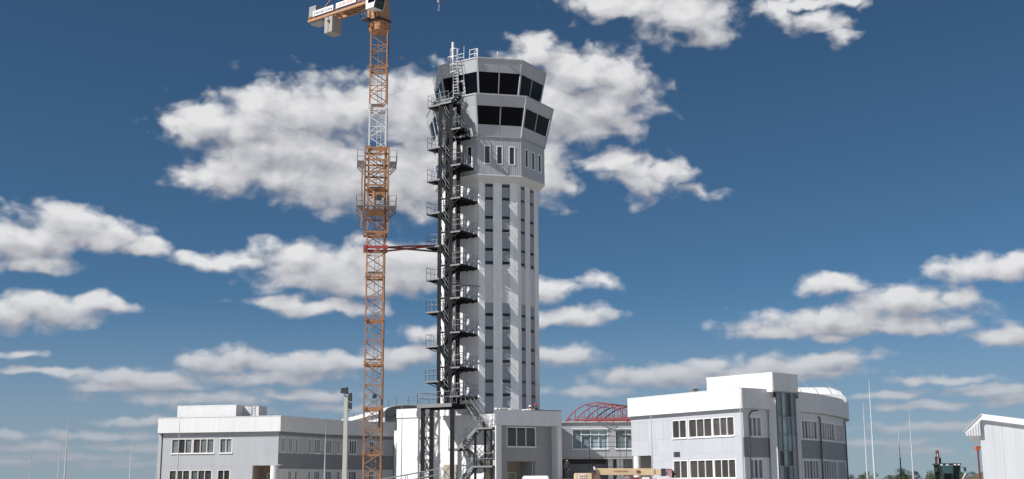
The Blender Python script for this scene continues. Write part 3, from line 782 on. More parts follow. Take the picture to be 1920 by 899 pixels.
def podium():
    random.seed(8)
    T = empty('entrance_building', (0, 115, 0), 'grey two-storey entrance block with deep portal frame at the foot of the tower', 'building')
    K = Vector((-1.5, 110.5, 0)); d = Vector((math.cos(R(31)), math.sin(R(31)), 0)); n = Vector((d.y, -d.x, 0)); rz = R(31)
    zt, L = 8.24, 6.97
    P = lambda s, o, z: K + d * s - n * o + Vector((0, 0, z))     # o = depth behind the front plane
    kb = Vector((K.x + .01, K.y + .95, 0))                        # the flank runs straight back
    xy = lambda *ps: [(p.x, p.y) for p in ps]
    m = MB(); m.prism(xy(K, P(.56, 0, 0), P(.56, .9, 0), kb), 0, 6.85); m.build('portal_pier', 'portal_render', T, bevel=.01)
    m = MB(); m.prism(xy(P(6.4, 0, 0), P(L, 0, 0), P(L, .9, 0), P(6.4, .9, 0)), 0, 6.85); m.build('portal_pier', 'portal_render', T, bevel=.01)
    m = MB(); m.prism(xy(K, P(L, 0, 0), P(L, .9, 0), kb), 6.853, 8.21); m.build('portal_beam', 'portal_render', T, bevel=.01)
    m = MB(); m.tube(P(6.55, -.08, 0), P(6.55, -.08, 6.8), .06, n=8); m.build('downpipe', 'frame_white', T)
    # recessed front
    A = P(.56, .9, 0); B = P(6.4, .9, 0)
    facade(T, A, B, [(0, 6.85, 'podium_grey')], [(1.05, 4.15, 4.97, 6.75, 3, 'tint_glass'), (1.1, 4.08, 0.0, 3.69, None)], 1.9, 3.3, thick=.03)
    # vestibule
    m = MB(); a = P(3.0, 3.2, 1.9); m.box(a, (4.5, .2, 3.8), rz); m.build('vestibule_wall', 'tan_wall', T)
    for s in (1.5, 4.5):
        m = MB(); m.box(P(s, 2.1, 1.9), (.12, 2.0, 3.8), rz); m.build('vestibule_wall', 'cab_panel', T)
    m = MB(); m.box(P(3.0, 2.1, 3.78), (3.1, 2.2, .08), rz); m.build('vestibule_ceiling', 'tan_wall', T)
    window(T, P(0, 3.05, 0), d, n, 2.0, 3.9, .6, 2.75, 2, 'window_glass')
    # lit flank, back and roof
    k0 = kb + Vector((.03, .01, 0)); facade(T, k0 + Vector((.0, 4.2, 0)), k0, [(0, zt, 'white_render')], [], 2.4, 2.8, thick=.03)
    m = MB(); m.box(P(L - .12, 3.2, 4.1), (.24, 4.6, 8.2), rz); m.build('flank_wall', 'cab_panel', T)
    m = MB(); m.box(P(L / 2 + 1.0, 3.0, 7.3), (L - 2.2, 4.2, .2), rz); m.build('roof', 'roof_felt', T)
    m = MB()
    m.bar(P(3.9, .2, zt + .03), P(L, .2, zt + .03), .45, .06); m.build('coping', 'galvanised', T)
    # torn insulation along the unfinished parapet
    for k in range(22):
        s = random.uniform(.1, 4.0); w = random.uniform(.15, .5)
        m = MB(); m.box(P(s, random.uniform(.1, .8), zt + random.uniform(.02, .08)), (w, .35, random.uniform(.06, .18)), rz + random.uniform(-.5, .5)); m.build('insulation_scrap', 'insulation', T)
    # white body behind the stair
    w0 = O0 + SE * -6.75 - SN * 1.5; w1 = O0 + SE * 4.55 - SN * 1.5
    facade(T, w0, w1, [(0, 8.05, 'white_render')], [], 2.6, 2.9, thick=.03)
    facade(T, w0 + SN * .1, w0 + SN * .1 + SE * 5.0, [(8.0, 8.86, 'white_render')], [], 2.6, 2.9, thick=.03)
    m = MB(); m.prism([(p.x, p.y) for p in (w0 + SW * .3, w1 + SW * .3, Vector((1.5, 117.5, 0)), Vector((2, 127, 0)), Vector((-9, 128, 0)))], 0.0, 8.0); m.build('body', 'fascia_grey', T)
    m = MB(); c = O0 + SE * -.35 - SN * 1.45; m.box((c.x, c.y, 1.75), (1.5, .14, 3.5), -TH); m.build('blind_door', 'tan_wall', T)


podium()


# ------------------------------------------------------------------ link bridge between podium and right block
def link():
    random.seed(3)
    T = empty('link_building', (8, 120, 0), 'low grey link bridge with glazed upper floor between tower base and right office', 'building')
    A, B = (4.2, 117.0), (13.6, 117.0)
    facade(T, A, B, [(4.15, 7.32, 'cab_panel')], [(1.35, 4.7, 4.85, 6.68, [1, 1.1, 1, 1], 'stair_glass'), (5.35, 8.3, 4.85, 6.68, 3, 'stair_glass')], 1.6, 1.6)
    m = MB()
    for s0, s1 in ((5.5, 8.95), (9.5, 12.5)):
        m.box(((s0 + s1) / 2, 116.9, 6.74), (s1 - s0, .22, .09)); m.box(((s0 + s1) / 2 + .4, 116.93, 6.2), (s1 - s0 - .8, .12, .07))
    m.build('window_head', 'frame_white', T)
    m = MB(); m.box((8.9, 120.2, 4.05), (9.4, 6.4, .2)); m.build('floor_slab', 'concrete', T)
    m = MB(); m.box((8.9, 120.4, 7.25), (9.4, 6.2, .14)); m.build('roof', 'roof_felt', T)
    m = MB(); m.box((8.9, 116.95, 7.37), (9.4, .35, .08)); m.build('coping', 'insulation', T)
    for x, w in ((9.15, .45), (10.05, .6), (12.3, .7)):
        m = MB(); m.box((x, 118.0, 2.0), (w, .5, 3.95)); m.build('column', 'white_render', T)
    for x0, x1, mt in ((5.0, 7.6, 'spandrel_grey'), (7.65, 8.8, 'spandrel_grey')):
        for k in range(3):
            box_part('panel', ((x0 + x1) / 2, 118.6, .66 + k * 1.15), (x1 - x0 - .02, .1, 1.12), 0, mt, T)
    for x0, x1 in ((9.2, 10.4), (10.45, 11.7), (11.75, 13.4)):
        box_part('pane', ((x0 + x1) / 2, 119.4, 2.0), (x1 - x0 - .05, .05, 3.9), 0, 'stair_glass', T)
    m = MB(); m.box((9.0, 123.3, 3.6), (9.6, .3, 7.2)); m.build('rear_wall', 'fascia_grey', T)
    m = MB(); m.box((6.0, 113.6, 1.05), (3.4, 6.0, 2.1)); m.build('terrace', 'concrete', T)

    # red arched roof trusses standing on it
    ax, pd = Vector((.5, .866, 0)), Vector((.905, -.425, 0))
    names = ['nearest', 'second', 'third', 'fourth', 'farthest']
    for i in range(5):
        s = Vector((5.0, 118.0, 7.4)) + ax * (1.86 * i); span = 6.3
        f = lambda t: s + pd * (span * t) + Vector((0, 0, 1.74 * (1 - (2 * t - 1) ** 2) ** .8))
        E = empty('roof_arch', s, 'dull red curved steel roof arch over the link bridge, %s of five' % names[i], 'truss', 'red roof arches on the link bridge')
        m = MB(); q = [f(k / 22) for k in range(23)]
        for a, b in zip(q[:-1], q[1:]): m.bar(a, b, .06, .10)
        m.build('chord', 'red_oxide', E)
        for t in (.16, .38, .62, .84):
            m = MB(); p = f(t); m.bar(p, (p.x, p.y, 7.55), .055); m.build('hanger', 'red_oxide', E)
        m = MB(); m.bar(s + pd * (span * .1) + Vector((0, 0, .22)), s + pd * (span * .9) + Vector((0, 0, .22)), .06, .1)
        m.bar(s + pd * (span * .1) + Vector((0, 0, .5)), s + pd * (span * .9) + Vector((0, 0, .5)), .035, .035); m.build('tie', 'red_oxide', E)
        for t in (0.0, 1.0):
            p = f(t); m = MB(); m.box((p.x, p.y, 7.46), (.3, .3, .1)); m.bar(p + Vector((0, 0, 0)), p + pd * (.5 if t == 0 else -.5) + Vector((0, 0, .32)), .12, .16); m.build('shoe', 'red_oxide', E)
        if i < 4:
            for t in (.3, .5, .7):
                m = MB(); m.bar(f(t) + Vector((0, 0, .07)), f(t) + ax * 1.86 + Vector((0, 0, .07)), .05); m.build('purlin', 'red_oxide', E)

    S = empty('scaffold', (8.5, 115.7, 0), 'thin dark tube scaffold in front of the link bridge windows', 'scaffold')
    for x in (7.1, 8.6, 9.9, 10.5):
        m = MB(); m.tube((x, 115.8, 0), (x, 115.8, 6.2), .03, n=6); m.build('upright', 'dark_metal', S)
    for z in (5.05, 5.45, 6.0, 3.2):
        m = MB(); m.tube((7.0, 115.77, z), (12.4, 115.77, z), .025, n=6); m.build('rail', 'dark_metal', S)


link()


# ------------------------------------------------------------------ white shed on the far right
def shed():
    T = empty('shed', (26, 66, 0), 'white metal shed with low gable roof at the far right edge', 'shed')
    C0 = Vector((22.48, 60.0, 0)); d = Vector((.927, -.375, 0)); b = Vector((.375, .927, 0))
    Q = lambda s, o, z: C0 + d * s + b * o + Vector((0, 0, z))
    zr = lambda s: 4.88 - (s - .126) * .159
    n = 5; w = 1.0
    for k in range(n):
        a, e = k * w, (k + 1) * w - .008
        m = MB(); m.slab([Q(a, 0, 0), Q(e, 0, 0), Q(e, 0, zr(e) - .25), Q(a, 0, zr(a) - .25)], .06); m.build('panel', 'shed_sheet', T)
    for k in range(7):
        a, e = .07 + k * 2, .07 + (k + 1) * 2 - .01
        m = MB(); m.slab([Q(0, e, 0), Q(0, a, 0), Q(0, a, 4.3), Q(0, e, 4.3)], .06); m.build('panel', 'shed_sheet', T)
    se = n * w + .2
    top = [(-.72, 4.08), (.126, 4.90), (se, zr(se) + .02)]; bot = [(se, zr(se) - .27), (.126, 4.62), (-.64, 3.97)]
    m = MB(); pr = [Q(s, -.2, z) for s, z in top + bot]; m.loft(pr, [p + b * 14.4 for p in pr]); m.build('roof', 'white_panel', T)
    m = MB(); m.bar(Q(-.74, -.22, 4.05), Q(.126, -.22, 4.88), .04, .05); m.build('verge_trim', 'cab_panel', T)
    m = MB(); pr = [Q(-.63, -.19, 3.86), Q(.03, -.19, 3.86), Q(.03, -.19, 4.55), Q(-.63, -.19, 3.98)]; m.loft(pr, [p + b * 14 for p in pr]); m.build('eave_box', 'shed_sheet', T)
    for k in range(5):
        m = MB(); m.bar(Q(-.55 + k * .12, -.2, 3.88), Q(-.55 + k * .12, -.2, 4.0 + k * .10), .035, .02); m.build('rib', 'shed_sheet', T)
    m = MB(); m.bar(Q(n * w, 0, 1.8), Q(n * w, 14, 1.8), .06, 3.6); m.bar(Q(0, 14, 1.8), Q(n * w, 14, 1.8), .06, 3.6); m.build('rear_wall', 'shed_sheet', T)


shed()

# ------------------------------------------------------------------ control tower
A0 = -10.2


def vtx(k, r, z):
    a = R(A0 + 45 * k)
    return TC + Vector((r * math.sin(a), -r * math.cos(a), z))


def fq(k, r0, z0, r1, z1, f0=0.0, f1=1.0, g0=0.0, g1=1.0):
    """Quad on face k between two rings; f along the face, g up it."""
    def pt(f, g):
        lo = vtx(k, r0, z0).lerp(vtx(k + 1, r0, z0), f); hi = vtx(k, r1, z1).lerp(vtx(k + 1, r1, z1), f)
        return lo.lerp(hi, g)
    return [pt(f0, g0), pt(f1, g0), pt(f1, g1), pt(f0, g1)]


def ring(r, z): return [vtx(k, r, z) for k in range(8)]


def tower():
    random.seed(21)
    T = empty('control_tower', TC, 'tall octagonal airport control tower with two flared glazed cab storeys', 'tower')
    # ---- shaft: core, white piers, recessed grey stripes with slit windows
    RS = 5.02
    m = MB(); m.loft(ring(RS - .16, 0), ring(RS - .16, 31.2)); m.build('shaft_core', 'podium_grey', T)
    cuts = [7.9, 11.2, 14.4, 17.55, 21.9, 25.1, 28.3, 30.75]
    stripes = [(.15, .365), (.59, .80)]
    for k in range(-2, 6):
        striped = k in (0, 1, 2)
        fs = [(0, .15), (.365, .59), (.80, 1)] if striped else [(0, 1)]
        for f0, f1 in fs:
            for z0, z1 in zip(cuts[:-1], cuts[1:]):
                m = MB(); m.slab(fq(k, RS, z0, RS, z1 - .012, f0, f1), .11); m.build('wall_panel', 'white_render', T)
    hi0, pitch = 30.60, 3.18
    for k in (0, 1, 2):
        for f0, f1 in stripes:
            zc = 30.75
            for j in range(7):
                h0 = hi0 - pitch * j - .06; l0 = h0 - 1.30
                if j == 3:      # plain lighter storey
                    m = MB(); m.slab(fq(k, RS - .07, l0 - .9, RS - .07, zc, f0, f1), .05); m.build('stripe_panel', 'fascia_grey', T); zc = l0 - .91; continue
                for top in (h0, l0):
                    if top - .0 > 8.3:
                        if zc - top > .06:
                            m = MB(); m.slab(fq(k, RS - .07, top + .01, RS - .07, zc, f0, f1), .05); m.build('stripe_panel', 'stripe_grey', T)
                        w = MB(); w.slab(fq(k, RS - .10, top - .33, RS - .10, top, f0 + .012, f1 - .012), .02); wo = w.build('slit_window', 'slit_glass', T)
                        s = MB(); s.slab(fq(k, RS + .015, top - .40, RS + .015, top - .335, f0, f1), .10); s.slab(fq(k, RS - .03, top - .0, RS - .03, top + .05, f0, f1), .06); s.build('sill', 'cab_panel', wo)
                        zc = top - .41
            if zc > 8.0:
                m = MB(); m.slab(fq(k, RS - .07, 7.9, RS - .07, zc, f0, f1), .05); m.build('stripe_panel', 'stripe_grey', T)
    # ---- collar: sloped underside, ribbed cladding, narrow windows
    RC = 5.72
    m = MB(); m.loft(ring(RS - .1, 30.55), ring(RC - .03, 31.3)); m.build('collar_soffit', 'fascia_grey', T)
    m = MB(); m.loft(ring(RC - .12, 31.3), ring(RC - .12, 35.1)); m.build('collar_core', 'grey_trim', T)
    for k in range(8):
        lit = k in (7,)
        wins = [(.145, .295), (.425, .575), (.705, .855)]
        z0, z1, wz0, wz1 = 31.31, 35.08, 32.35, 34.25
        fz = sorted({0., 1.} | {f for w in wins for f in w})
        for f0, f1 in zip(fz[:-1], fz[1:]):
            isw = any(abs(f0 - w[0]) < 1e-6 for w in wins)
            for (a, b) in (((z0, wz0), (wz1, z1)) if isw else ((z0, z1),)):
                m = MB(); m.slab(fq(k, RC, a, RC, b - .008, f0 + .001, f1 - .001), .07); m.build('cladding_panel', 'collar_sheet', T)
        for w in wins:
            f = MB()
            e_ = .022
            for (p, q, a, b) in ((w[0], w[1], wz0, wz0 + .09), (w[0], w[1], wz1 - .09, wz1), (w[0], w[0] + e_, wz0 + .09, wz1 - .09), (w[1] - e_, w[1], wz0 + .09, wz1 - .09)):
                f.slab(fq(k, RC + .04, a, RC + .04, b, p, q), .15)
            fo = f.build('window', 'frame_white', T)
            g = MB(); g.slab(fq(k, RC - .06, wz0 + .09, RC - .06, wz1 - .09, w[0] + e_, w[1] - e_), .02); g.build('pane', 'tint_glass', fo)
    m = MB(); m.loft(ring(RC + .05, 31.22), ring(RC + .05, 31.305)); m.build('drip_trim', 'white_panel', T)
    m = MB(); m.loft(ring(RC + .10, 35.08), ring(RC + .10, 35.2)); m.build('ledge', 'grey_trim', T)
    # ---- the two flared storeys
    def tier(zs, rs, plain, core_r, split_left):
        (z0, zw0, zw1, z1), (r0, rw0, rw1, r1) = zs, rs
        m = MB(); m.loft(ring(r0 - .14, z0), ring(r1 - .14, z1)); m.build('cab_core', 'interior', T)
        for k in range(8):
            cm = 'cab_white' if k in (6, 7) else 'cab_panel'
            halves = ((0.012, .498), (.502, .988))
            for f0, f1 in halves:
                m = MB(); m.slab(fq(k, r0, z0, rw0, zw0 - .01, f0, f1), .10); m.build('lower_panel', cm, T)
                m = MB(); m.slab(fq(k, rw1, zw1 + .01, r1, z1, f0, f1), .10); m.build('upper_panel', cm, T)
            if k in plain:
                m = MB(); m.slab(fq(k, rw0, zw0, rw1, zw1, .012, .988), .10); m.build('blank_panel', cm, T)
            else:
                parts = ((.03, .40), (.41, .60), (.61, .97)) if (split_left and k == 7) else ((.03, .488), (.512, .97))
                for f0, f1 in parts:
                    m = MB(); m.slab(fq(k, rw0 - .05, zw0, rw1 - .05, zw1, f0, f1), .03); m.build('cab_pane', 'cab_glass', T)
                m = MB()
                for f in ((.405, .605) if (split_left and k == 7) else (.5,)):
                    m.slab(fq(k, rw0 + .02, zw0, rw1 + .02, zw1, f - .010, f + .010), .12)
                m.build('mullion', 'grey_trim' if k in (0, 1) else 'frame_white', T)
            m = MB(); m.bar(vtx(k, r0 + .01, z0), vtx(k, r1 + .01, z1 - .02), .16, .12); m.build('corner_post', cm, T)
        m = MB(); m.loft(ring(r1 + .06, z1 - .02), ring(r1 + .06, z1 + .10)); m.build('coping', 'cab_panel', T)
    tier((35.2, 36.3, 38.1, 39.15), (5.75, 5.95, 6.36, 6.66), (7,), 5, False)
    m = MB(); m.loft(ring(6.5, 39.18), ring(6.5, 39.3)); m.build('cab_roof_deck', 'roof_felt', T)
    tier((39.25, 39.72, 41.78, 43.1), (5.2, 5.28, 5.72, 5.95), (), 5, True)
    m = MB(); m.loft(ring(5.8, 43.1), ring(5.8, 43.24)); m.build('cab_roof', 'roof_felt', T)
    # door in the stair-side window band
    m = MB(); m.slab(fq(7, 5.26, 39.72, 5.60, 41.25, .425, .58), .05); d_ = m.build('door', 'cab_panel', T)
    m = MB(); m.slab(fq(7, 5.33, 40.05, 5.60, 41.05, .45, .555), .03); m.build('pane', 'cab_glass', d_)
    # ---- roof: rails, caged ladder, mast, rod
    g = MB(); p = [vtx(7, 5.75, 43.2).lerp(vtx(8, 5.75, 43.2), f) for f in (.18, .62)]; railing(g, p, .75, .9, .035); g.build('roof_rail', 'frame_white', T)
    g = MB(); p = [vtx(7, 5.75, 43.2).lerp(vtx(8, 5.75, 43.2), f) for f in (.78, .98)]; railing(g, p, .95, .9, .035); q = vtx(8, 5.75, 43.2); railing(g, [q, q + Vector((-.35, 1.0, 0))], .95, 1.0, .035); g.build('roof_rail', 'frame_white', T)
    for k in range(8):
        if k in (7,): continue
        g = MB(); railing(g, [vtx(k, 4.9, 43.2), vtx(k + 1, 4.9, 43.2)], .35, 2.0, .02, (1.0,)); g.build('low_rail', 'frame_white', T)
    lf = lambda f, r, z: vtx(7, r, z).lerp(vtx(8, r, z), f)
    lad = MB()
    for f in (.405, .53):
        lad.tube(lf(f, 6.15, 39.3), lf(f, 6.32, 44.9 if f < .5 else 44.4), .045, n=6)
    for i in range(13):
        z = 39.5 + i * .3; lad.tube(lf(.405, 6.16 + (z - 39.3) * .03, z), lf(.53, 6.16 + (z - 39.3) * .03, z), .03, n=5)
    lo = lad.build('ladder', 'frame_white', T)
    cage = MB()
    for z in (41.9, 42.7, 43.5, 44.3):
        pts = []
        for a in range(9):
            an = math.pi * a / 8
            pts.append(lf(.467 - .11 * math.cos(an), 6.25, z) + SN * (.55 * math.sin(an)))
        for a, b in zip(pts[:-1], pts[1:]): cage.bar(a, b, .02, .06)
    for a in (2, 4, 6):
        an = math.pi * a / 8; p = lf(.467 - .11 * math.cos(an), 6.25, 41.9) + SN * (.55 * math.sin(an)); cage.bar(p, p + Vector((0, 0, 2.4)), .03)
    cage.build('ladder_cage', 'frame_white', lo)
    m = MB(); b = lf(.36, 6.0, 42.6); m.tube(b, b + Vector((0, 0, 2.55)), .13, n=10); m.tube(b + Vector((0, 0, 2.55)), b + Vector((0, 0, 2.7)), .15, n=10); m.build('antenna', 'frame_white', T)
    m = MB(); b = lf(.62, 5.7, 43.2); m.tube(b, b + Vector((0, 0, 1.5)), .03, n=6); m.build('antenna_rod', 'mast_metal', T)
    m = MB(); b = vtx(0, 5.75, 43.2).lerp(vtx(1, 5.75, 43.2), .46); m.tube(b, b + Vector((0, 0, .75)), .05, n=8); m.build('roof_vent', 'frame_white', T)
    m = MB(); b = lf(.13, 5.7, 43.2); m.tube(b, b + Vector((0, 0, .18)), .16, n=10); m.build('roof_vent', 'frame_white', T)


tower()


# ------------------------------------------------------------------ steel stair tower
def SP(t, d, z): return O0 + SE * t + SW * d + Vector((0, 0, z))


def stair():
    random.seed(31)
    T = empty('steel_staircase', SP(-.3, .6, 0), 'dark steel zigzag escape staircase climbing the left side of the control tower', 'staircase')
    UP = Vector((0, 0, 1))
    # built-up columns: two channels and battens
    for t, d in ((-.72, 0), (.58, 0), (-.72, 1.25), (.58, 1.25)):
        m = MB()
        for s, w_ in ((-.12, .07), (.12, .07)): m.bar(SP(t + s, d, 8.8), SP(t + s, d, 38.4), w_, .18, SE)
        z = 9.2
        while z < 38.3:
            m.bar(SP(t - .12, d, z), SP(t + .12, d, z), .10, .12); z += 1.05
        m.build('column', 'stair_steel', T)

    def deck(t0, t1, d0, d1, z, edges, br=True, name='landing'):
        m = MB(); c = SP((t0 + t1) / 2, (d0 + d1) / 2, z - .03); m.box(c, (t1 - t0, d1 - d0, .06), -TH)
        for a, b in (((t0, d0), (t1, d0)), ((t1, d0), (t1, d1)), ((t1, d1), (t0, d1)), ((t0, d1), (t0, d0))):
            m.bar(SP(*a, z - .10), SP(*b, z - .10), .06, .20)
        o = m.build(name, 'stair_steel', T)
        if name != 'bridge':
            c_ = MB(); c_.bar(SP(t0, d0 - .035, z - .08), SP(t1, d0 - .035, z - .08), .02, .15); c_.build('edge_channel', 'edge_steel', o)
        if edges:
            g = MB()
            for e in edges: railing(g, [SP(*p, z) for p in e], 1.1, .75, .024, (1.0, .55))
            g.build('railing', 'galvanised', o)
        if br:
            b_ = MB()
            for d in (d0 + .05, d1 - .05):
                b_.bar(SP(t0 + .1, d, z - .15), SP(t1 if t0 < 0 else t0, d, z - .75), .06, .08) if t0 < 0 else b_.bar(SP(t1 - .1, d, z - .15), SP(t0, d, z - .7), .06, .08)
            b_.build('bracket', 'stair_steel', o)
        return o

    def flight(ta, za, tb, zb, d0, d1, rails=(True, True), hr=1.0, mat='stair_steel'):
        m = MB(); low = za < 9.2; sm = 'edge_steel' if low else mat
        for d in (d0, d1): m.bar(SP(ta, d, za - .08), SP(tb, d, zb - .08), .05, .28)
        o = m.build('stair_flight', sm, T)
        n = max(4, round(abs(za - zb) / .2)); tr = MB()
        for i in range(1, n):
            f = i / n; tr.box(SP(lerp(ta, tb, f), (d0 + d1) / 2, lerp(za, zb, f)), (.24, abs(d1 - d0), .035), -TH)
        tag(tr.build('treads', mat, o), kind='stuff')
        g = MB()
        for d, on in ((d0, rails[0]), (d1, rails[1])):
            if not on: continue
            a, b = SP(ta, d, za), SP(tb, d, zb)
            for k in (1.0, .5): g.tube(a + UP * hr * k, b + UP * hr * k, .023, n=5)
            for k in range(3): p = a.lerp(b, k / 2); g.tube(p, p + UP * hr, .023, n=5)
        g.build('handrail', 'galvanised', o)
        return o

    ZL = [38.35, 34.05, 30.80, 27.52, 24.22, 21.04, 17.87, 14.58, 11.27, 8.95]
    for i, z in enumerate(ZL[:-1]):
        deck(-2.25, -.72, 0, 1.25, z, [[(-.95, 0), (-2.25, 0), (-2.25, 1.25), (-.95, 1.25)]])
        zn = ZL[i + 1]; zr = z - (z - zn) * .64
        wall = 2.86 if zr < 30.5 else (2.15 if zr < 35 else 1.6)
        deck(.58, 1.72, 0, 1.25, zr, [[(.8, 0), (1.72, 0), (1.72, wall)]])
        deck(-.25, 1.72, 1.26, wall, zr - .004, [], False, 'bridge')
        flight(-.74, z, .60, zr, .03, .58)
        flight(.60, zr, -.74, zn, .68, 1.22, (True, False))
        # wind bracing between the columns, back and ends
        b = MB()
        b.bar(SP(-.72, 1.28, z - .2), SP(.58, 1.28, zn - .1), .07)
        b.bar(SP(-.86, 0, z - .2), SP(-.86, 1.25, zn), .05)
        b.bar(SP(-.72, .0, zr), SP(.58, .0, zr), .08, .14); b.bar(SP(-.72, 1.25, zr), SP(.58, 1.25, zr), .08, .14)
        b.build('brace', 'stair_steel', T)
        a = MB(); a.bar(SP(.58, 1.25, zr - .2), SP(.58, wall, zr - .2), .09, .14); a.bar(SP(1.3, 1.25, zr - .2), SP(1.3, wall, zr - .2), .09, .14); a.build('wall_tie', 'stair_steel', T)
    # top: gangway onto the ledge of the lower cab storey, hand rails following the face
    deck(-.72, .7, -.1, 1.25, 38.37, [[(-.72, -.1), (.3, -.1)]], False, 'gangway')
    flight(-.2, 38.37, .9, 39.35, .7, 1.25, (True, False))
    g = MB(); railing(g, [SP(.7, .0, 36.8), SP(1.8, .6, 34.9)], 1.0, .6, .024); railing(g, [SP(1.8, .6, 34.9), SP(1.8, 1.5, 34.9)], 1.0, .6, .024); g.build('railing', 'galvanised', T)
    fl = deck(.6, 1.8, .6, 1.55, 34.9, [], False, 'landing')
    # ---- big platform and the lattice legs under it
    pz = 8.95
    f_, l_, r_ = -1.9, -1.75, 2.2
    deck(l_, r_, f_, 1.4, pz, [[(r_ - .2, f_), (l_, f_), (l_, 1.4)], [(r_, f_), (r_, .2)]], False, 'platform')
    m = MB(); m.bar(SP(l_, f_ - .06, pz - .16), SP(r_, f_ - .06, pz - .16), .04, .34); m.build('platform_edge', 'edge_steel', T)
    legs = [(-1.25, -1.7), (-.25, -1.7), (2.08, -1.7)]
    for t, d in legs:
        m = MB()
        for s in (-.12, .12): m.bar(SP(t + s, d, 0), SP(t + s, d, pz - .2), .09, .2, SE)
        z = .6
        while z < pz - .4: m.bar(SP(t - .12, d, z), SP(t + .12, d, z), .08, .1); z += .9
        m.build('leg', 'stair_steel', T)
    for d in (-1.7,):
        m = MB()
        for k in range(4):
            z0, z1 = .2 + k * 2.1, .2 + (k + 1) * 2.1
            m.bar(SP(-1.25, d, z0), SP(-.25, d, z1), .06); m.bar(SP(-.25, d, z0), SP(-1.25, d, z1), .06); m.bar(SP(-1.25, d, z1), SP(-.25, d, z1), .06)
        m.build('cross_bracing', 'stair_steel', T)
    for d in (-1.0, .6):
        m = MB(); m.bar(SP(l_, d, pz - .3), SP(r_, d, pz - .3), .1, .22); m.build('platform_beam', 'stair_steel', T)
    # ---- lower zigzag in front of the podium
    z1_, z2_, z3_, z4_ = 6.72, 4.92, 3.32, 1.6
    flight(2.15, pz, 4.0, z1_, .3, 1.15, mat='stair_steel')
    deck(3.95, 5.75, -.6, 1.2, z1_, [[(4.3, -.6), (5.75, -.6), (5.75, 1.2), (4.1, 1.2)]], False)
    flight(4.0, z1_, 1.9, z2_, -.6, .2)
    deck(.9, 1.9, -.6, 1.15, z2_, [[(1.9, -.6), (.9, -.6), (.9, 1.15)]], False)
    flight(1.9, z2_, 3.7, z3_, .3, 1.15)
    deck(3.55, 5.75, -.6, 1.2, z3_, [[(3.9, -.6), (5.75, -.6), (5.75, 1.2), (3.7, 1.2)]], False)
    flight(3.6, z3_, 1.5, z4_, -.6, .2)
    deck(.5, 1.5, -.6, 1.15, z4_, [[(1.5, -.6), (.5, -.6), (.5, 1.15)]], False)
    flight(1.5, z4_, 3.2, 0.02, .3, 1.15)
    for t, d in ((3.8, -.5), (3.8, 1.1), (5.55, -.5), (5.55, 1.1)):
        m = MB(); m.bar(SP(t, d, 0), SP(t, d, z1_ - .1), .16, .16, SE); m.build('leg', 'stair_steel', T)
    m = MB(); m.bar(SP(3.8, 1.1, 3.4), SP(5.55, 1.1, 6.5), .06); m.bar(SP(5.55, 1.1, 3.4), SP(3.8, 1.1, 6.5), .06); m.build('cross_bracing', 'stair_steel', T)
    # reaching strut seen at mid height
    m = MB(); m.bar(SP(.6, .1, 20.3), SP(2.5, 2.2, 20.2), .06); m.build('wall_tie', 'stair_steel', T)


stair()


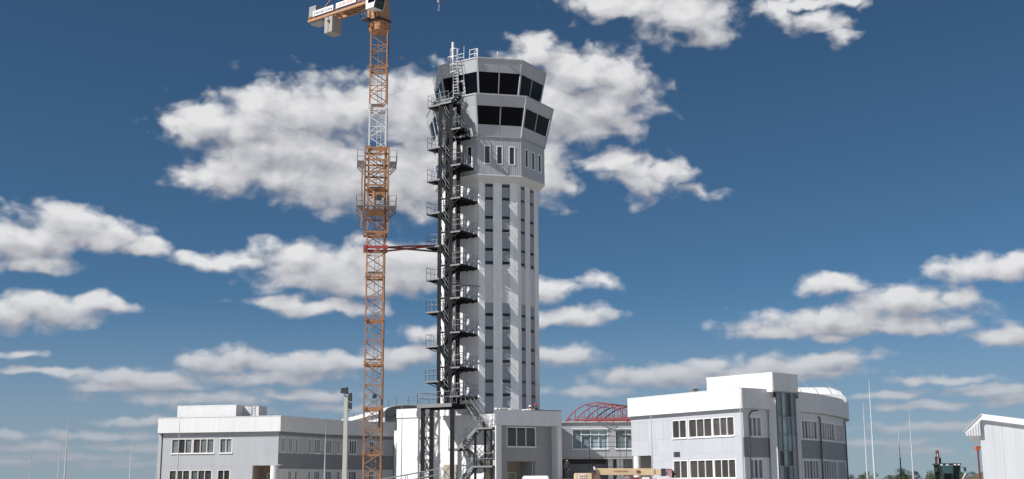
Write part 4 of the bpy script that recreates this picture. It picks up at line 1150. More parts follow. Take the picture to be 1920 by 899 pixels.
# ------------------------------------------------------------------ tower crane
def crane():
    random.seed(41)
    CX = Vector((-13.09, 116.0, 0)); rz = R(7)
    ex = Vector((math.cos(rz), math.sin(rz), 0)); ey = Vector((-math.sin(rz), math.cos(rz), 0))
    T = empty('tower_crane', CX, 'rust orange lattice tower crane with one white mast section beside the control tower', 'crane')
    P = lambda a, b, z: CX + ex * a + ey * b + Vector((0, 0, z))
    h = .80
    joints = [4.55 - 4.14, 4.55] + [4.55 + 4.16 * k for k in range(1, 11)]      # 0.4 ... 46.15
    for j, (z0, z1) in enumerate(zip(joints[:-1], joints[1:])):
        mat = 'crane_white' if abs(z0 - 33.9) < 1.2 else 'crane_orange'
        m = MB(); cs = [(-h, -h), (h, -h), (h, h), (-h, h)]
        for a, b in cs: m.bar(P(a, b, z0), P(a, b, z1 - .02), .15, .15, ex)
        n = 4; dz = (z1 - z0) / n
        for f in range(4):
            (a0, b0), (a1, b1) = cs[f], cs[(f + 1) % 4]
            for k in range(n):
                za, zb = z0 + k * dz, z0 + (k + 1) * dz
                if (k + f) % 2: m.bar(P(a0, b0, za), P(a1, b1, zb), .075)
                else: m.bar(P(a1, b1, za), P(a0, b0, zb), .075)
                if k % 2 == 0: m.bar(P(a0, b0, za + .05), P(a1, b1, za + .05), .07)
        o = m.build('mast_section', mat, T)
        r = MB()
        for a, b in cs: r.box(P(a, b, z1), (.26, .26, .34), rz)
        for f in range(4):
            (a0, b0), (a1, b1) = cs[f], cs[(f + 1) % 4]; r.bar(P(a0, b0, z1 - .18), P(a1, b1, z1 - .18), .09, .2)
        r.build('joint_frame', mat, o)
        l = MB()
        for s in (-.2, .2): l.bar(P(.15 + s, .35, z0), P(.15 + s, .35, z1), .045)
        for k in range(13): l.bar(P(-.05, .35, z0 + .3 * k + .1), P(.35, .35, z0 + .3 * k + .1), .03)
        if j % 2: l.box(P(0, .2, z0 + .4), (1.4, 1.0, .05), rz)
        l.build('mast_ladder', mat if mat == 'crane_white' else 'galvanised', o)
    m = MB(); m.box((CX.x, CX.y, .2), (5, 5, .42), rz); m.build('footing', 'concrete', T)
    # climbing frame with its two walkways
    g = 1.12; za, zb = 25.2, 33.7
    m = MB(); cs = [(-g, -g), (g, -g), (g, g), (-g, g)]
    for a, b in cs: m.bar(P(a, b, za), P(a, b, zb), .15, .15, ex)
    lv = [25.3, 26.9, 27.9, 29.9, 31.2, 32.4, 33.6]
    for f in range(4):
        (a0, b0), (a1, b1) = cs[f], cs[(f + 1) % 4]
        for i, z in enumerate(lv):
            m.bar(P(a0, b0, z), P(a1, b1, z), .11, .16)
            if i < len(lv) - 1:
                if i % 2: m.bar(P(a0, b0, z), P(a1, b1, lv[i + 1]), .08)
                else: m.bar(P(a1, b1, z), P(a0, b0, lv[i + 1]), .08)
    cf = m.build('climbing_frame', 'crane_orange', T)
    m = MB(); m.bar(P(-g - .28, -g - .1, 25.6), P(-g - .28, -g - .1, 32.2), .14, .14, ex); m.tube(P(-.2, -g - .15, 27.0), P(-.2, -g - .15, 29.2), .14, n=10); m.box(P(.2, -g - .1, 28.9), (1.2, .3, .5), rz); m.box(P(-.1, -g - .05, 27.2), (1.6, .2, .5), rz)
    m.build('hydraulic_gear', 'crane_orange', cf)
    m = MB(); m.box(P(.25, -g - .3, 28.6), (.5, .3, .45), rz); m.build('gear_box', 'dark_metal', cf)
    for z, front in ((32.2, False), (27.75, True)):
        rects = [(-1.9, -g - .12, -1.3, 1.2), (g + .12, 1.9, -1.3, 1.2)] + ([(-1.9, 1.9, -1.75, -1.32)] if front else [])
        for a0, a1, b0, b1 in rects:
            m = MB(); m.box(P((a0 + a1) / 2, (b0 + b1) / 2, z), (a1 - a0, b1 - b0, .07), rz)
            if a1 - a0 < 1:
                xo = a0 if a0 < 0 else a1; xi = a1 if a0 < 0 else a0
                for b in (b0 + .1, (b0 + b1) / 2, b1 - .1): m.bar(P(xo, b, z - .05), P(xi, b, z - .75), .06, .1)
            o = m.build('walkway', 'galvanised', cf)
            r = MB()
            if a1 - a0 < 1:
                xo = a0 if a0 < 0 else a1; xi = a1 if a0 < 0 else a0
                railing(r, [P(xi, b0, z), P(xo, b0, z), P(xo, b1, z), P(xi, b1, z)], 1.1, .8, .022)
            else: railing(r, [P(a0, b0, z), P(a1, b0, z)], .45, 1.0, .02)
            r.build('railing', 'galvanised', o)
    # red tie collar and the struts to the tower
    m = MB(); k = 1.0
    cs = [(-k, -k), (k, -k), (k, k), (-k, k)]
    for f in range(4): m.bar(P(*cs[f], 23.85), P(*cs[(f + 1) % 4], 23.85), .16, .26)
    for a, b in cs: m.box(P(a, b, 23.85), (.32, .32, .34), rz)
    co = m.build('tie_collar', 'red_steel', T)
    ends = [Vector((-6.9, 119.9, 24.95)), Vector((-6.9, 119.9, 24.95)), Vector((-6.6, 119.5, 24.15))]
    for (a, b), e, mt in zip(((k, k), (k, -k), (k, -k)), ends, ('red_steel', 'red_steel', 'post_red')):
        m = MB(); m.bar(P(a, b, 23.85), e, .12, .16); m.build('tie_strut', mt, T)
    # slewing ring, platform, cab
    m = MB(); m.tube(P(0, 0, 45.75), P(0, 0, 46.25), .98, 1.0, n=24); m.tube(P(0, 0, 46.25), P(0, 0, 46.75), .86, n=24)
    for a in range(8): q = P(1.0 * math.cos(a * .785), 1.0 * math.sin(a * .785), 46.3); m.box(q, (.22, .22, .5), a * .785)
    m.build('slewing_ring', 'crane_orange', T)
    u = Vector((-.79, .613, 0)); v = Vector((-.613, -.79, 0))       # along the counter jib, and its sunny side
    J = lambda s, w, z: CX + u * s + v * w + Vector((0, 0, z))
    ja = math.atan2(u.y, u.x)
    m = MB(); m.box(J(0, .1, 46.85), (1.95, 1.95, .12), ja); m.box(J(.6, 1.35, 46.88), (1.0, .6, .08), ja); m.build('slewing_platform', 'dark_metal', T)
    r = MB(); railing(r, [J(1.05, .2, 46.9), J(1.05, 1.6, 46.9), J(.1, 1.6, 46.9)], .9, .7, .02); r.build('platform_rail', 'galvanised', T)
    m = MB(); m.loft([J(a, b, 46.9) for a, b in ((-.75, -.75), (.75, -.75), (.75, .75), (-.75, .75))], [J(a, b, 49.3) for a, b in ((-.62, -.62), (.62, -.62), (.62, .62), (-.62, .62))])
    m.box(J(.0, .8, 47.4), (.5, .3, .9), ja); m.tube(J(.45, .95, 46.9), J(.45, .95, 47.8), .2, n=12); m.tube(J(-.5, .8, 46.9), J(-.5, .8, 47.5), .16, n=12); m.build('tower_head', 'crane_orange', T)
    # operator cab on the sunny side, glass front looking along the jib
    c0, c1, w0, w1, q0, q1 = -1.35, -.05, .62, 2.0, 47.55, 49.9
    m = MB(); m.loft([J(a, b, q0) for a, b in ((c0 + .25, w0), (c1, w0), (c1, w1), (c0 + .25, w1))], [J(a, b, q0 + .75) for a, b in ((c0, w0), (c1, w0), (c1, w1), (c0, w1))])
    m.loft([J(a, b, q0 + .75) for a, b in ((c0, w0), (c1, w0), (c1, w1), (c0, w1))], [J(a, b, q1) for a, b in ((c0, w0), (c1, w0), (c1, w1), (c0, w1))])
    cb = m.build('operator_cab', 'van_white', T)
    m = MB(); m.slab([J(c0 + .12, w1 + .02, q0 + .55), J(c0 + .2, w1 + .02, q1 - .2), J(c1 - .35, w1 + .02, q1 - .2), J(c1 - .35, w1 + .02, q0 + .55)][::-1], .03); m.build('side_window', 'cab_glass', cb)
    m = MB(); m.slab([J(c0 - .02, w1 - .06, q0 + .75), J(c0 - .02, w0 + .06, q0 + .75), J(c0 - .02, w0 + .06, q1 - .1), J(c0 - .02, w1 - .06, q1 - .1)], .03)
    m.slab([J(c0 + .235, w1 - .06, q0), J(c0 + .235, w0 + .06, q0), J(c0 - .015, w0 + .06, q0 + .74), J(c0 - .015, w1 - .06, q0 + .74)], .03); m.build('front_window', 'tint_glass', cb)
    # counter jib: two chords, cross members, deck, signs, counterweights, winch
    zj = 49.0
    m = MB()
    for w in (-.65, .65): m.bar(J(.5, w, zj), J(9.6, w, zj), .22, .26); m.bar(J(.5, w, zj + .42), J(9.6, w, zj + .42), .1, .1)
    for i in range(11):
        s = .6 + i * .88; m.bar(J(s, -.65, zj), J(s, .65, zj), .12, .14)
        for w in (-.65, .65): m.bar(J(s, w, zj), J(s, w, zj + .42), .07)
        if i < 10: m.bar(J(s, -.65, zj), J(s + .88, .65, zj), .08); m.bar(J(s, .65, zj), J(s + .44, .65, zj + .42), .06)
    cj = m.build('counter_jib', 'crane_orange', T)
    m = MB(); m.box(J(2.9, 0, zj + .1), (4.2, 1.1, .06), ja); m.build('deck', 'roof_felt', cj)
    m = MB(); m.box(J(8.6, -.05, zj - .2), (1.7, 1.2, .22), ja); m.build('deck', 'grey_trim', cj)
    for s0, s1, txt, z0, tm, sz in ((2.5, 5.35, 'LIEBHERR', zj + .32, 'print_red', .46), (5.75, 8.75, 'БашнКран', zj + .28, 'print_black', .44)):
        m = MB(); m.box(J((s0 + s1) / 2, .84, z0 + .28), (s1 - s0, .05, .56), ja); sg = m.build('sign_board', 'sign_white', cj)
        tx = text_part('lettering', txt, sz, J(s1 - .12, .875, z0 + .26), -u, (0, 0, 1), tm, sg)
        bb = [Vector(q) for q in tx.bound_box]; ln = max((p - q).length for p in bb for q in bb)
        k = (s1 - s0 - .24) / ln; o_ = J(s1 - .12, .875, 0) - base_of(sg)
        for vv in tx.data.vertices:
            dl = (Vector((vv.co.x, vv.co.y, 0)) - Vector((o_.x, o_.y, 0))).dot(-u); vv.co += -u * dl * (k - 1)
    for s in (5.95, 6.55):
        m = MB(); m.box(J(s + .3, .05, 47.95), (.56, 1.35, 1.75), ja); w = m.build('counterweight', 'counterweight', T, bevel=.03)
    m = MB(); m.box(J(6.5, .75, 48.35), (.35, .05, .14), ja); m.box(J(6.38, .75, 48.2), (.1, .05, .3), ja); m.build('counterweight_mark', 'print_black', T)
    m = MB(); m.box(J(9.05, .2, zj + .95), (1.0, .9, 1.25), ja); wn = m.build('winch_cabinet', 'galvanised', T, bevel=.02)
    m = MB()
    for z in (.55, .95, 1.35): m.box(J(9.05, .66, zj + z), (.86, .03, .03), ja)
    m.build('cabinet_seam', 'grey_trim', wn)
    r = MB(); railing(r, [J(9.6, .65, zj + .1), J(9.6, -.65, zj + .1), J(.9, -.65, zj + .1)], 1.0, 1.5, .02); r.build('railing', 'galvanised', cj)
    # main jib out over the yard, above the picture; trolley and hook
    m = MB(); zz = 51.2
    tri = lambda s: (J(-s, -.6, zz), J(-s, .6, zz), J(-s, 0, zz + 1.1))
    pv = tri(.6)
    for i in range(1, 26):
        q = tri(.6 + i * 1.5)
        for a, b in zip(pv, q): m.bar(a, b, .11)
        m.bar(q[0], q[1], .06); m.bar(pv[0], q[2], .06); m.bar(pv[1], q[2], .06); m.bar(pv[0], q[1], .05); pv = q
    for w in (-.6, .6): m.bar(J(-.6, w, zz), J(0, w * .9, 49.2), .12)
    m.build('main_jib', 'crane_orange', T)
    m = MB(); m.loft([J(a, b, 49.3) for a, b in ((-.6, -.6), (.6, -.6), (.6, .6), (-.6, .6))], [J(a, b, 56) for a, b in ((-.1, -.1), (.1, -.1), (.1, .1), (-.1, .1))]); m.bar(J(0, 0, 56), J(9.3, 0, zj + .4), .07); m.bar(J(0, 0, 56), J(-24, 0, zz + 1.2), .06); m.build('cat_head', 'crane_orange', T)
    m = MB(); m.box(J(-7.9, 0, zz - .2), (1.2, 1.2, .25), ja); m.build('trolley', 'crane_orange', T)
    m = MB()
    for w in (-.12, .12): m.tube(J(-7.9, w, zz - .2), J(-7.9, w, 47.1), .012, n=4)
    m.build('hoist_rope', 'dark_metal', T)
    m = MB(); m.box(J(-7.9, 0, 47.0), (.16, .34, .3), ja); m.tube(J(-7.9, 0, 46.85), J(-7.9, 0, 46.3), .04, n=6); m.path([J(-7.9 + .13 * math.sin(a * .6), 0, 46.2 + .13 * math.cos(a * .6)) for a in range(8)], .035, 6); m.build('hook', 'galvanised', T)
    m = MB(); m.path([P(h + .12, -.3 + .05 * math.sin(k * 1.7), .5 + k * 2.25) for k in range(21)], .035, 5); m.build('power_cable', 'tyre', T)
    # floodlight clamped to the mast
    m = MB(); m.box(P(.15, -h - .2, 9.75), (.36, .22, .4), rz); m.build('floodlight', 'dark_metal', T)
    m = MB(); m.box(P(.72, -.5, 7.7), (.4, .5, 1.6), rz); m.build('control_box', 'dark_metal', T)


crane()

# ------------------------------------------------------------------ lightning masts, poles
def mast(x, y, h, r, label, group='lightning masts round the site', lower=None):
    T = empty('lightning_mast', (x, y, 0), label, 'mast', group)
    m = MB(); m.tube((x, y, 0), (x, y, h * .55), r, r * .75, n=10); m.build('lower_tube', lower or 'mast_metal', T)
    m = MB(); m.tube((x, y, h * .55), (x, y, h - .9), r * .62, r * .4, n=8); m.build('upper_tube', 'mast_metal', T)
    m = MB(); m.tube((x, y, h - .9), (x, y, h), r * .3, .012, n=6); m.build('air_rod', 'mast_metal', T)
    m = MB(); m.box((x, y, .03), (.5, .5, .06)); m.tube((x, y, .06), (x, y, .4), r * 1.5, n=10); m.build('base_plate', 'galvanised', T)


mast(-57.8, 150, 5.9, .07, 'short faint lightning mast nearest the left edge of the picture')
mast(-50.8, 140, 8.0, .08, 'shorter of the two lightning masts standing close together at far left')
mast(-44.7, 125, 8.4, .10, 'taller of the two lightning masts standing close together at far left')
mast(-42.8, 140, 6.9, .08, 'lone thin lightning mast midway between the twin masts and left office')
mast(-42.7, 150, 5.9, .06, 'thin lightning mast close beside the left end of the left office')
mast(-30.0, 112, 8.05, .065, 'thin grey mast in front of the left office upper windows')
mast(-17.3, 115, 6.9, .07, 'thin pale mast in front of the left office curved wing')
mast(-9.82, 110, 8.8, .075, 'slender grey mast in front of the white wall between crane and staircase')
mast(9.55, 86, 7.4, .06, 'thin grey mast in front of the right office beside the windows')
mast(16.49, 90, 9.0, .06, 'thin grey mast at the corner of the right office white fascia')
mast(23.71, 84, 7.0, .062, 'pale lightning mast just right of the right office, shorter of that pair')
mast(23.05, 80, 8.26, .075, 'tallest white lightning mast, just right of the right office')
mast(43.3, 140, 7.9, .085, 'short lightning mast with dark lower half, right of the tallest mast', lower='dark_metal')
mast(28.7, 90, 6.8, .065, 'pale lightning mast between the tallest mast and the tractor')


def floodlight():
    x, y = -11.42, 85.0
    T = empty('floodlight_pole', (x, y, 0), 'pale square concrete pole with three black floodlights in front of the left wing', 'light pole')
    m = MB(); m.loft([(x + a, y + b, 0) for a, b in ((-.17, -.17), (.17, -.17), (.17, .17), (-.17, .17))], [(x + a, y + b, 7.65) for a, b in ((-.13, -.13), (.13, -.13), (.13, .13), (-.13, .13))])
    m.build('pole', 'pale_pole', T, bevel=.02)
    def lamp(c, s, rx, rz):
        m = MB(); m.loft([(c[0] - s[0] / 2, c[1] - s[1] / 2, c[2] - s[2] / 2 + .08), (c[0] + s[0] / 2, c[1] - s[1] / 2, c[2] - s[2] / 2), (c[0] + s[0] / 2, c[1] + s[1] / 2, c[2] - s[2] / 2 + .05), (c[0] - s[0] / 2, c[1] + s[1] / 2, c[2] - s[2] / 2 + .12)],
                          [(c[0] - s[0] / 2 + .03, c[1] - s[1] / 2, c[2] + s[2] / 2), (c[0] + s[0] / 2 - .02, c[1] - s[1] / 2, c[2] + s[2] / 2 + .06), (c[0] + s[0] / 2 - .02, c[1] + s[1] / 2, c[2] + s[2] / 2 + .08), (c[0] - s[0] / 2 + .03, c[1] + s[1] / 2, c[2] + s[2] / 2)])
        o = m.build('lamp_housing', 'dark_metal', T, bevel=.02)
        m = MB(); m.bar((c[0], c[1], c[2] - s[2] / 2), (x, y, c[2] - s[2] / 2 - .2), .05); m.build('bracket', 'dark_metal', o)
    lamp((x - .12, y - .1, 7.98), (.52, .35, .42), 0, 0)
    lamp((x + .27, y - .05, 7.55), (.25, .4, .55), 0, 0)
    lamp((x + .27, y + .05, 6.95), (.22, .4, .42), 0, 0)


floodlight()


def orange_post():
    x, y = 40.9, 110.0
    T = empty('orange_post', (x, y, 0), 'rusty red post with small orange head beside the white shed', 'post')
    m = MB(); m.tube((x, y, 0), (x, y, 4.4), .085, .075, n=10); m.build('post', 'post_red', T)
    m = MB(); m.box((x - .05, y, 4.62), (.30, .26, .26), .3); m.box((x + .22, y, 4.66), (.3, .18, .14), .1); m.tube((x, y, 4.38), (x, y, 4.5), .17, n=10); m.build('head', 'signal_orange', T)


orange_post()


# ------------------------------------------------------------------ ramp handrails at the foot of the staircase
def ramp():
    T = empty('ramp', (-11, 109.5, 0), 'grey handrailed ramp between crane foot and staircase legs', 'ramp')
    a, b, c = Vector((-12.6, 109.0, 1.0)), Vector((-6.4, 109.0, 2.3)), Vector((-5.4, 109.0, 2.3))
    m = MB(); m.prism([(-12.6, 108.8), (-5.4, 108.8), (-5.4, 110.8), (-12.6, 110.8)], 0, .9); m.build('plinth', 'concrete', T)
    m = MB(); m.slab([(-12.6, 108.8, .95), (-6.4, 108.8, 2.1), (-6.4, 110.8, 2.1), (-12.6, 110.8, .95)], .15); m.build('slope', 'concrete', T)
    for yy in (108.8, 110.8):
        g = MB(); railing(g, [(-12.3, yy, 1.0), (-6.4, yy, 2.05)], 1.0, 1.4, .035, (1.0, .5)); g.bar((-6.3, yy, 2.1), (-5.6, yy, 3.2), .05); g.bar((-6.3, yy, 3.2), (-5.5, yy, 2.2), .05); g.build('handrail', 'galvanised', T)


ramp()


# ------------------------------------------------------------------ vehicles
def wheel(T, c, r, w, axis):
    a = Vector(c) - Vector(axis) * w / 2; b = Vector(c) + Vector(axis) * w / 2
    m = MB(); m.tube(a, b, r, n=24); o = m.build('wheel', 'tyre', T, bevel=.03)
    m = MB(); m.tube(a - Vector(axis) * .01, b + Vector(axis) * .01, r * .55, n=16); m.build('rim', 'galvanised', o)


def truck_crane():
    X0, Y = 3.9, 85.0
    T = empty('truck_crane', (7.5, Y, 0), 'cream yellow truck crane with lowered telescopic boom in front of the link bridge', 'truck')
    m = MB(); m.box((7.6, Y, .95), (8.4, 2.0, .35)); m.build('chassis', 'dark_metal', T)
    m = MB(); m.box((6.2, Y, 1.25), (5.0, 2.4, .28)); m.build('deck', 'truck_cream', T, bevel=.03)
    for x in (4.5, 5.8, 10.6):
        for s in (-1, 1): wheel(T, (x, Y + s * 1.0, .52), .52, .32, (0, 1, 0))
    # lorry cab
    m = MB(); m.loft([(9.6, Y - 1.2, 1.0), (11.6, Y - 1.2, 1.0), (11.6, Y + 1.2, 1.0), (9.6, Y + 1.2, 1.0)], [(9.65, Y - 1.15, 2.05), (11.25, Y - 1.15, 2.05), (11.25, Y + 1.15, 2.05), (9.65, Y + 1.15, 2.05)]); cb = m.build('lorry_cab', 'van_white', T, bevel=.06)
    m = MB(); m.box((10.3, Y - 1.2, 1.75), (.9, .06, .45)); m.build('side_window', 'cab_glass', cb)
    m = MB(); m.box((11.5, Y, 1.72), (.06, 1.9, .45)); m.build('windscreen', 'cab_glass', cb)
    for s in (-1, 1):
        m = MB(); m.box((11.6, Y + s * .9, 1.1), (.06, .3, .16)); m.build('headlight', 'frame_white', cb)
    # slewing superstructure with the crane cab
    m = MB(); m.tube((5.2, Y, 1.38), (5.2, Y, 1.62), .8, n=24); m.build('turntable', 'dark_metal', T)
    m = MB(); m.box((4.72, Y - .1, 1.98), (1.12, 2.1, .82)); m.build('counterweight', 'truck_cream', T, bevel=.04)
    m = MB(); m.box((4.62, Y - 1.17, 2.12), (.5, .03, .42)); m.build('placard', 'sign_white', T)
    m = MB()
    for i in range(3):
        for j in range(2): m.box((4.48 + i * .14, Y - 1.19, 2.02 + j * .17), (.09, .02, .10))
    m.build('placard_print', 'print_red', T)
    m = MB(); m.box((5.32, Y - 1.0, 2.0), (.14, .3, .85)); m.build('side_frame', 'post_red', T)
    m = MB(); m.box((5.45, Y - .35, 2.45), (.26, .5, .28)); m.build('winch', 'dark_metal', T)
    m = MB(); m.tube((5.52, Y - .4, 2.6), (5.47, Y - .4, 2.82), .06, n=8); m.build('beacon', 'sign_white', T)
    # boom: three telescoping box sections, lattice jib strapped along it
    for x0, x1, h, w, zc in ((5.5, 9.55, .50, .55, 2.46), (9.45, 10.02, .40, .44, 2.44)):
        m = MB(); e = .06
        m.loft([(x0, Y - w / 2, zc - h / 2 + .06), (x0, Y + w / 2, zc - h / 2 + .06), (x0, Y + w / 2, zc + h / 2), (x0, Y - w / 2, zc + h / 2)],
               [(x1, Y - w / 2, zc - h / 2), (x1, Y + w / 2, zc - h / 2), (x1, Y + w / 2, zc + h / 2 - .03), (x1, Y - w / 2, zc + h / 2 - .03)])
        m.build('boom_section', 'truck_cream', T, bevel=.02)
    m = MB(); m.loft([(5.1, Y - .3, 1.65), (5.1, Y + .3, 1.65), (5.5, Y + .3, 2.5), (5.5, Y - .3, 2.5)], [(6.1, Y - .3, 1.7), (6.1, Y + .3, 1.7), (5.7, Y + .3, 2.4), (5.7, Y - .3, 2.4)]); m.build('boom_pivot', 'truck_cream', T)
    m = MB(); m.tube((6.6, Y - .1, 1.65), (7.9, Y - .1, 2.2), .13, n=12); m.build('lift_cylinder', 'truck_cream', T)
    m = MB(); m.box((10.18, Y, 2.42), (.34, .46, .5), 0); m.build('boom_head', 'dark_metal', T, bevel=.02)
    m = MB()
    for k in range(5):
        x = 10.42 + k * .07; m.bar((x, Y - .25, 2.2 - k * .05), (x + .05, Y - .25, 2.66 - k * .02), .04); m.bar((x, Y + .25, 2.2), (x + .05, Y + .25, 2.66), .04)
    m.bar((10.36, Y - .25, 2.64), (10.78, Y - .25, 2.56), .06); m.bar((10.36, Y - .25, 2.05), (10.78, Y - .25, 1.95), .06); m.build('jib_lattice', 'truck_red', T)
    m = MB(); m.box((10.82, Y, 2.28), (.14, .3, .5)); m.tube((10.86, Y - .1, 2.3), (10.98, Y - .1, 2.28), .07, n=8); m.build('hook_block', 'tyre', T)
    text_part('boom_lettering', 'ГАЛИЧАНИН', .16, (6.75, Y - .29, 2.50), (1, 0, 0), (0, 0, 1), 'print_red', T)
    m = MB()
    for k in range(7): m.box((8.35 + .04 * k, Y - .285, 2.46 + .03 * math.sin(k * 2.1)), (.045, .02, .10 + .05 * (k % 3)))
    m.build('boom_emblem', 'post_red', T)
    for x, w, mt in ((7.4, .9, 'galvanised'), (8.9, .45, 'sign_white'), (8.2, .5, 'truck_red')):
        m = MB(); m.box((x, Y - .8, 1.75), (w, .7, .7)); m.build('equipment_box', mt, T, bevel=.03)
    for s in (-1, 1):
        for x in (4.1, 9.2): m = MB(); m.box((x, Y + s * 1.1, .75), (.3, .3, 1.0)); m.box((x, Y + s * 1.1, .2), (.45, .45, .06)); m.build('outrigger', 'truck_cream', T)


truck_crane()


def van():
    Y = 80.0; T = empty('van', (1.45, Y, 0), 'white van whose roof shows in front of the tower entrance', 'van')
    w = .92
    prof = [(0, .45), (0, 1.0), (.12, 2.05), (.3, 2.2), (3.3, 2.2), (4.0, 1.45), (4.9, 1.15), (5.0, .45)]
    m = MB(); r = [[(1.45 + s * w * (1 - (.10 if z > 1.9 else 0)), Y + y, z) for y, z in prof] for s in (-1, 1)]
    m.loft(r[0], r[1]); b = m.build('body', 'van_white', T, bevel=.06)
    m = MB(); m.box((1.45, Y + .03, 1.6), (1.3, .06, .55)); m.build('rear_window', 'cab_glass', b)
    for s in (-1, 1):
        m = MB(); m.box((1.45 + s * .9, Y + 2.9, 1.55), (.05, .9, .45)); m.build('side_window', 'cab_glass', b)
        m = MB(); m.box((1.45 + s * .78, Y - .02, 1.05), (.14, .05, .4)); m.build('tail_light', 'truck_red', b)
        for y in (.9, 4.1): wheel(T, (1.45 + s * .8, Y + y, .34), .34, .22, (1, 0, 0))
    m = MB(); m.box((1.45, Y - .03, .55), (1.8, .14, .2)); m.build('bumper', 'dark_metal', b, bevel=.02)


van()


def tractor():
    x, Y = 31.9, 92.0
    T = empty('tractor', (x, Y, 0), 'dark green backhoe tractor with glazed cab and raised folded arm near the shed', 'tractor')
    m = MB(); m.box((x, Y - .2, 1.1), (.9, 3.4, .7)); m.box((x, Y - 1.5, 1.45), (.75, 1.4, .55)); m.build('body', 'tractor_green', T, bevel=.05)
    for s in (-1, 1):
        wheel(T, (x + s * .85, Y + .5, .8), .8, .45, (1, 0, 0)); wheel(T, (x + s * .75, Y - 1.6, .55), .55, .32, (1, 0, 0))
        m = MB(); m.box((x + s * .82, Y + .5, 1.68), (.5, 1.2, .08)); m.build('mudguard', 'tractor_green', T, bevel=.02)
        for yy in (-.45, .75):
            m = MB(); m.bar((x + s * .66, Y + yy, 1.3), (x + s * .72, Y + yy * .95, 2.92), .10, .10); m.build('cab_pillar', 'tractor_green', T)
        m = MB(); m.slab([(x + s * .68, Y - .4, 1.5), (x + s * .68, Y + .7, 1.5), (x + s * .72, Y + .66, 2.88), (x + s * .72, Y - .38, 2.88)], .02); m.build('side_window', 'clear_glass', T)
        m = MB(); m.bar((x + s * .74, Y - .5, 2.75), (x + s * 1.02, Y - .6, 2.72), .035); m.box((x + s * 1.04, Y - .6, 2.58), (.17, .06, .30)); m.build('mirror', 'dark_metal', T)
    m = MB(); m.slab([(x - .63, Y - .47, 1.5), (x + .63, Y - .47, 1.5), (x + .68, Y - .44, 2.86), (x - .68, Y - .44, 2.86)], .02); m.build('windscreen', 'clear_glass', T)
    m = MB(); m.box((x, Y + .1, 1.9), (.5, .15, .8)); m.box((x, Y - .1, 1.5), (.55, .5, .15)); m.build('seat', 'cloth_black', T)
    m = MB(); m.box((x, Y + .15, 2.96), (1.62, 1.55, .13)); m.build('cab_roof', 'dark_metal', T, bevel=.03)
    for dx in (-.66, -.25, .32, .6):
        m = MB(); m.box((x + dx, Y - .66, 2.92), (.14, .08, .09)); m.build('work_light', 'sign_white', T)
    m = MB(); m.bar((x - .22, Y + 1.6, 1.2), (x - .28, Y + 1.5, 3.55), .12, .2); m.bar((x - .02, Y + 1.6, 2.4), (x - .06, Y + 1.9, 4.0), .16, .24); m.build('backhoe_arm', 'post_red', T)
    m = MB(); m.tube((x - .16, Y + 1.45, 2.7), (x - .17, Y + 1.5, 3.75), .045, n=8); m.build('cylinder', 'mast_metal', T)
    m = MB(); m.box((x - .2, Y + 1.7, 3.3), (.14, .3, .3)); m.box((x + .04, Y + 1.7, 3.25), (.12, .25, .4)); m.build('bucket_link', 'dark_metal', T)
    m = MB(); m.loft([(x - .45, Y - 2.3, .5), (x + .45, Y - 2.3, .5), (x + .45, Y - 2.9, .5), (x - .45, Y - 2.9, .5)], [(x - .45, Y - 2.25, 1.1), (x + .45, Y - 2.25, 1.1), (x + .45, Y - 2.45, 1.1), (x - .45, Y - 2.45, 1.1)]); m.build('loader_bucket', 'post_red', T)
    m = MB(); m.bar((x + .8, Y - .2, 1.6), (x + .95, Y - .9, 2.25), .07); m.build('grab_rail', 'sign_white', T)


tractor()


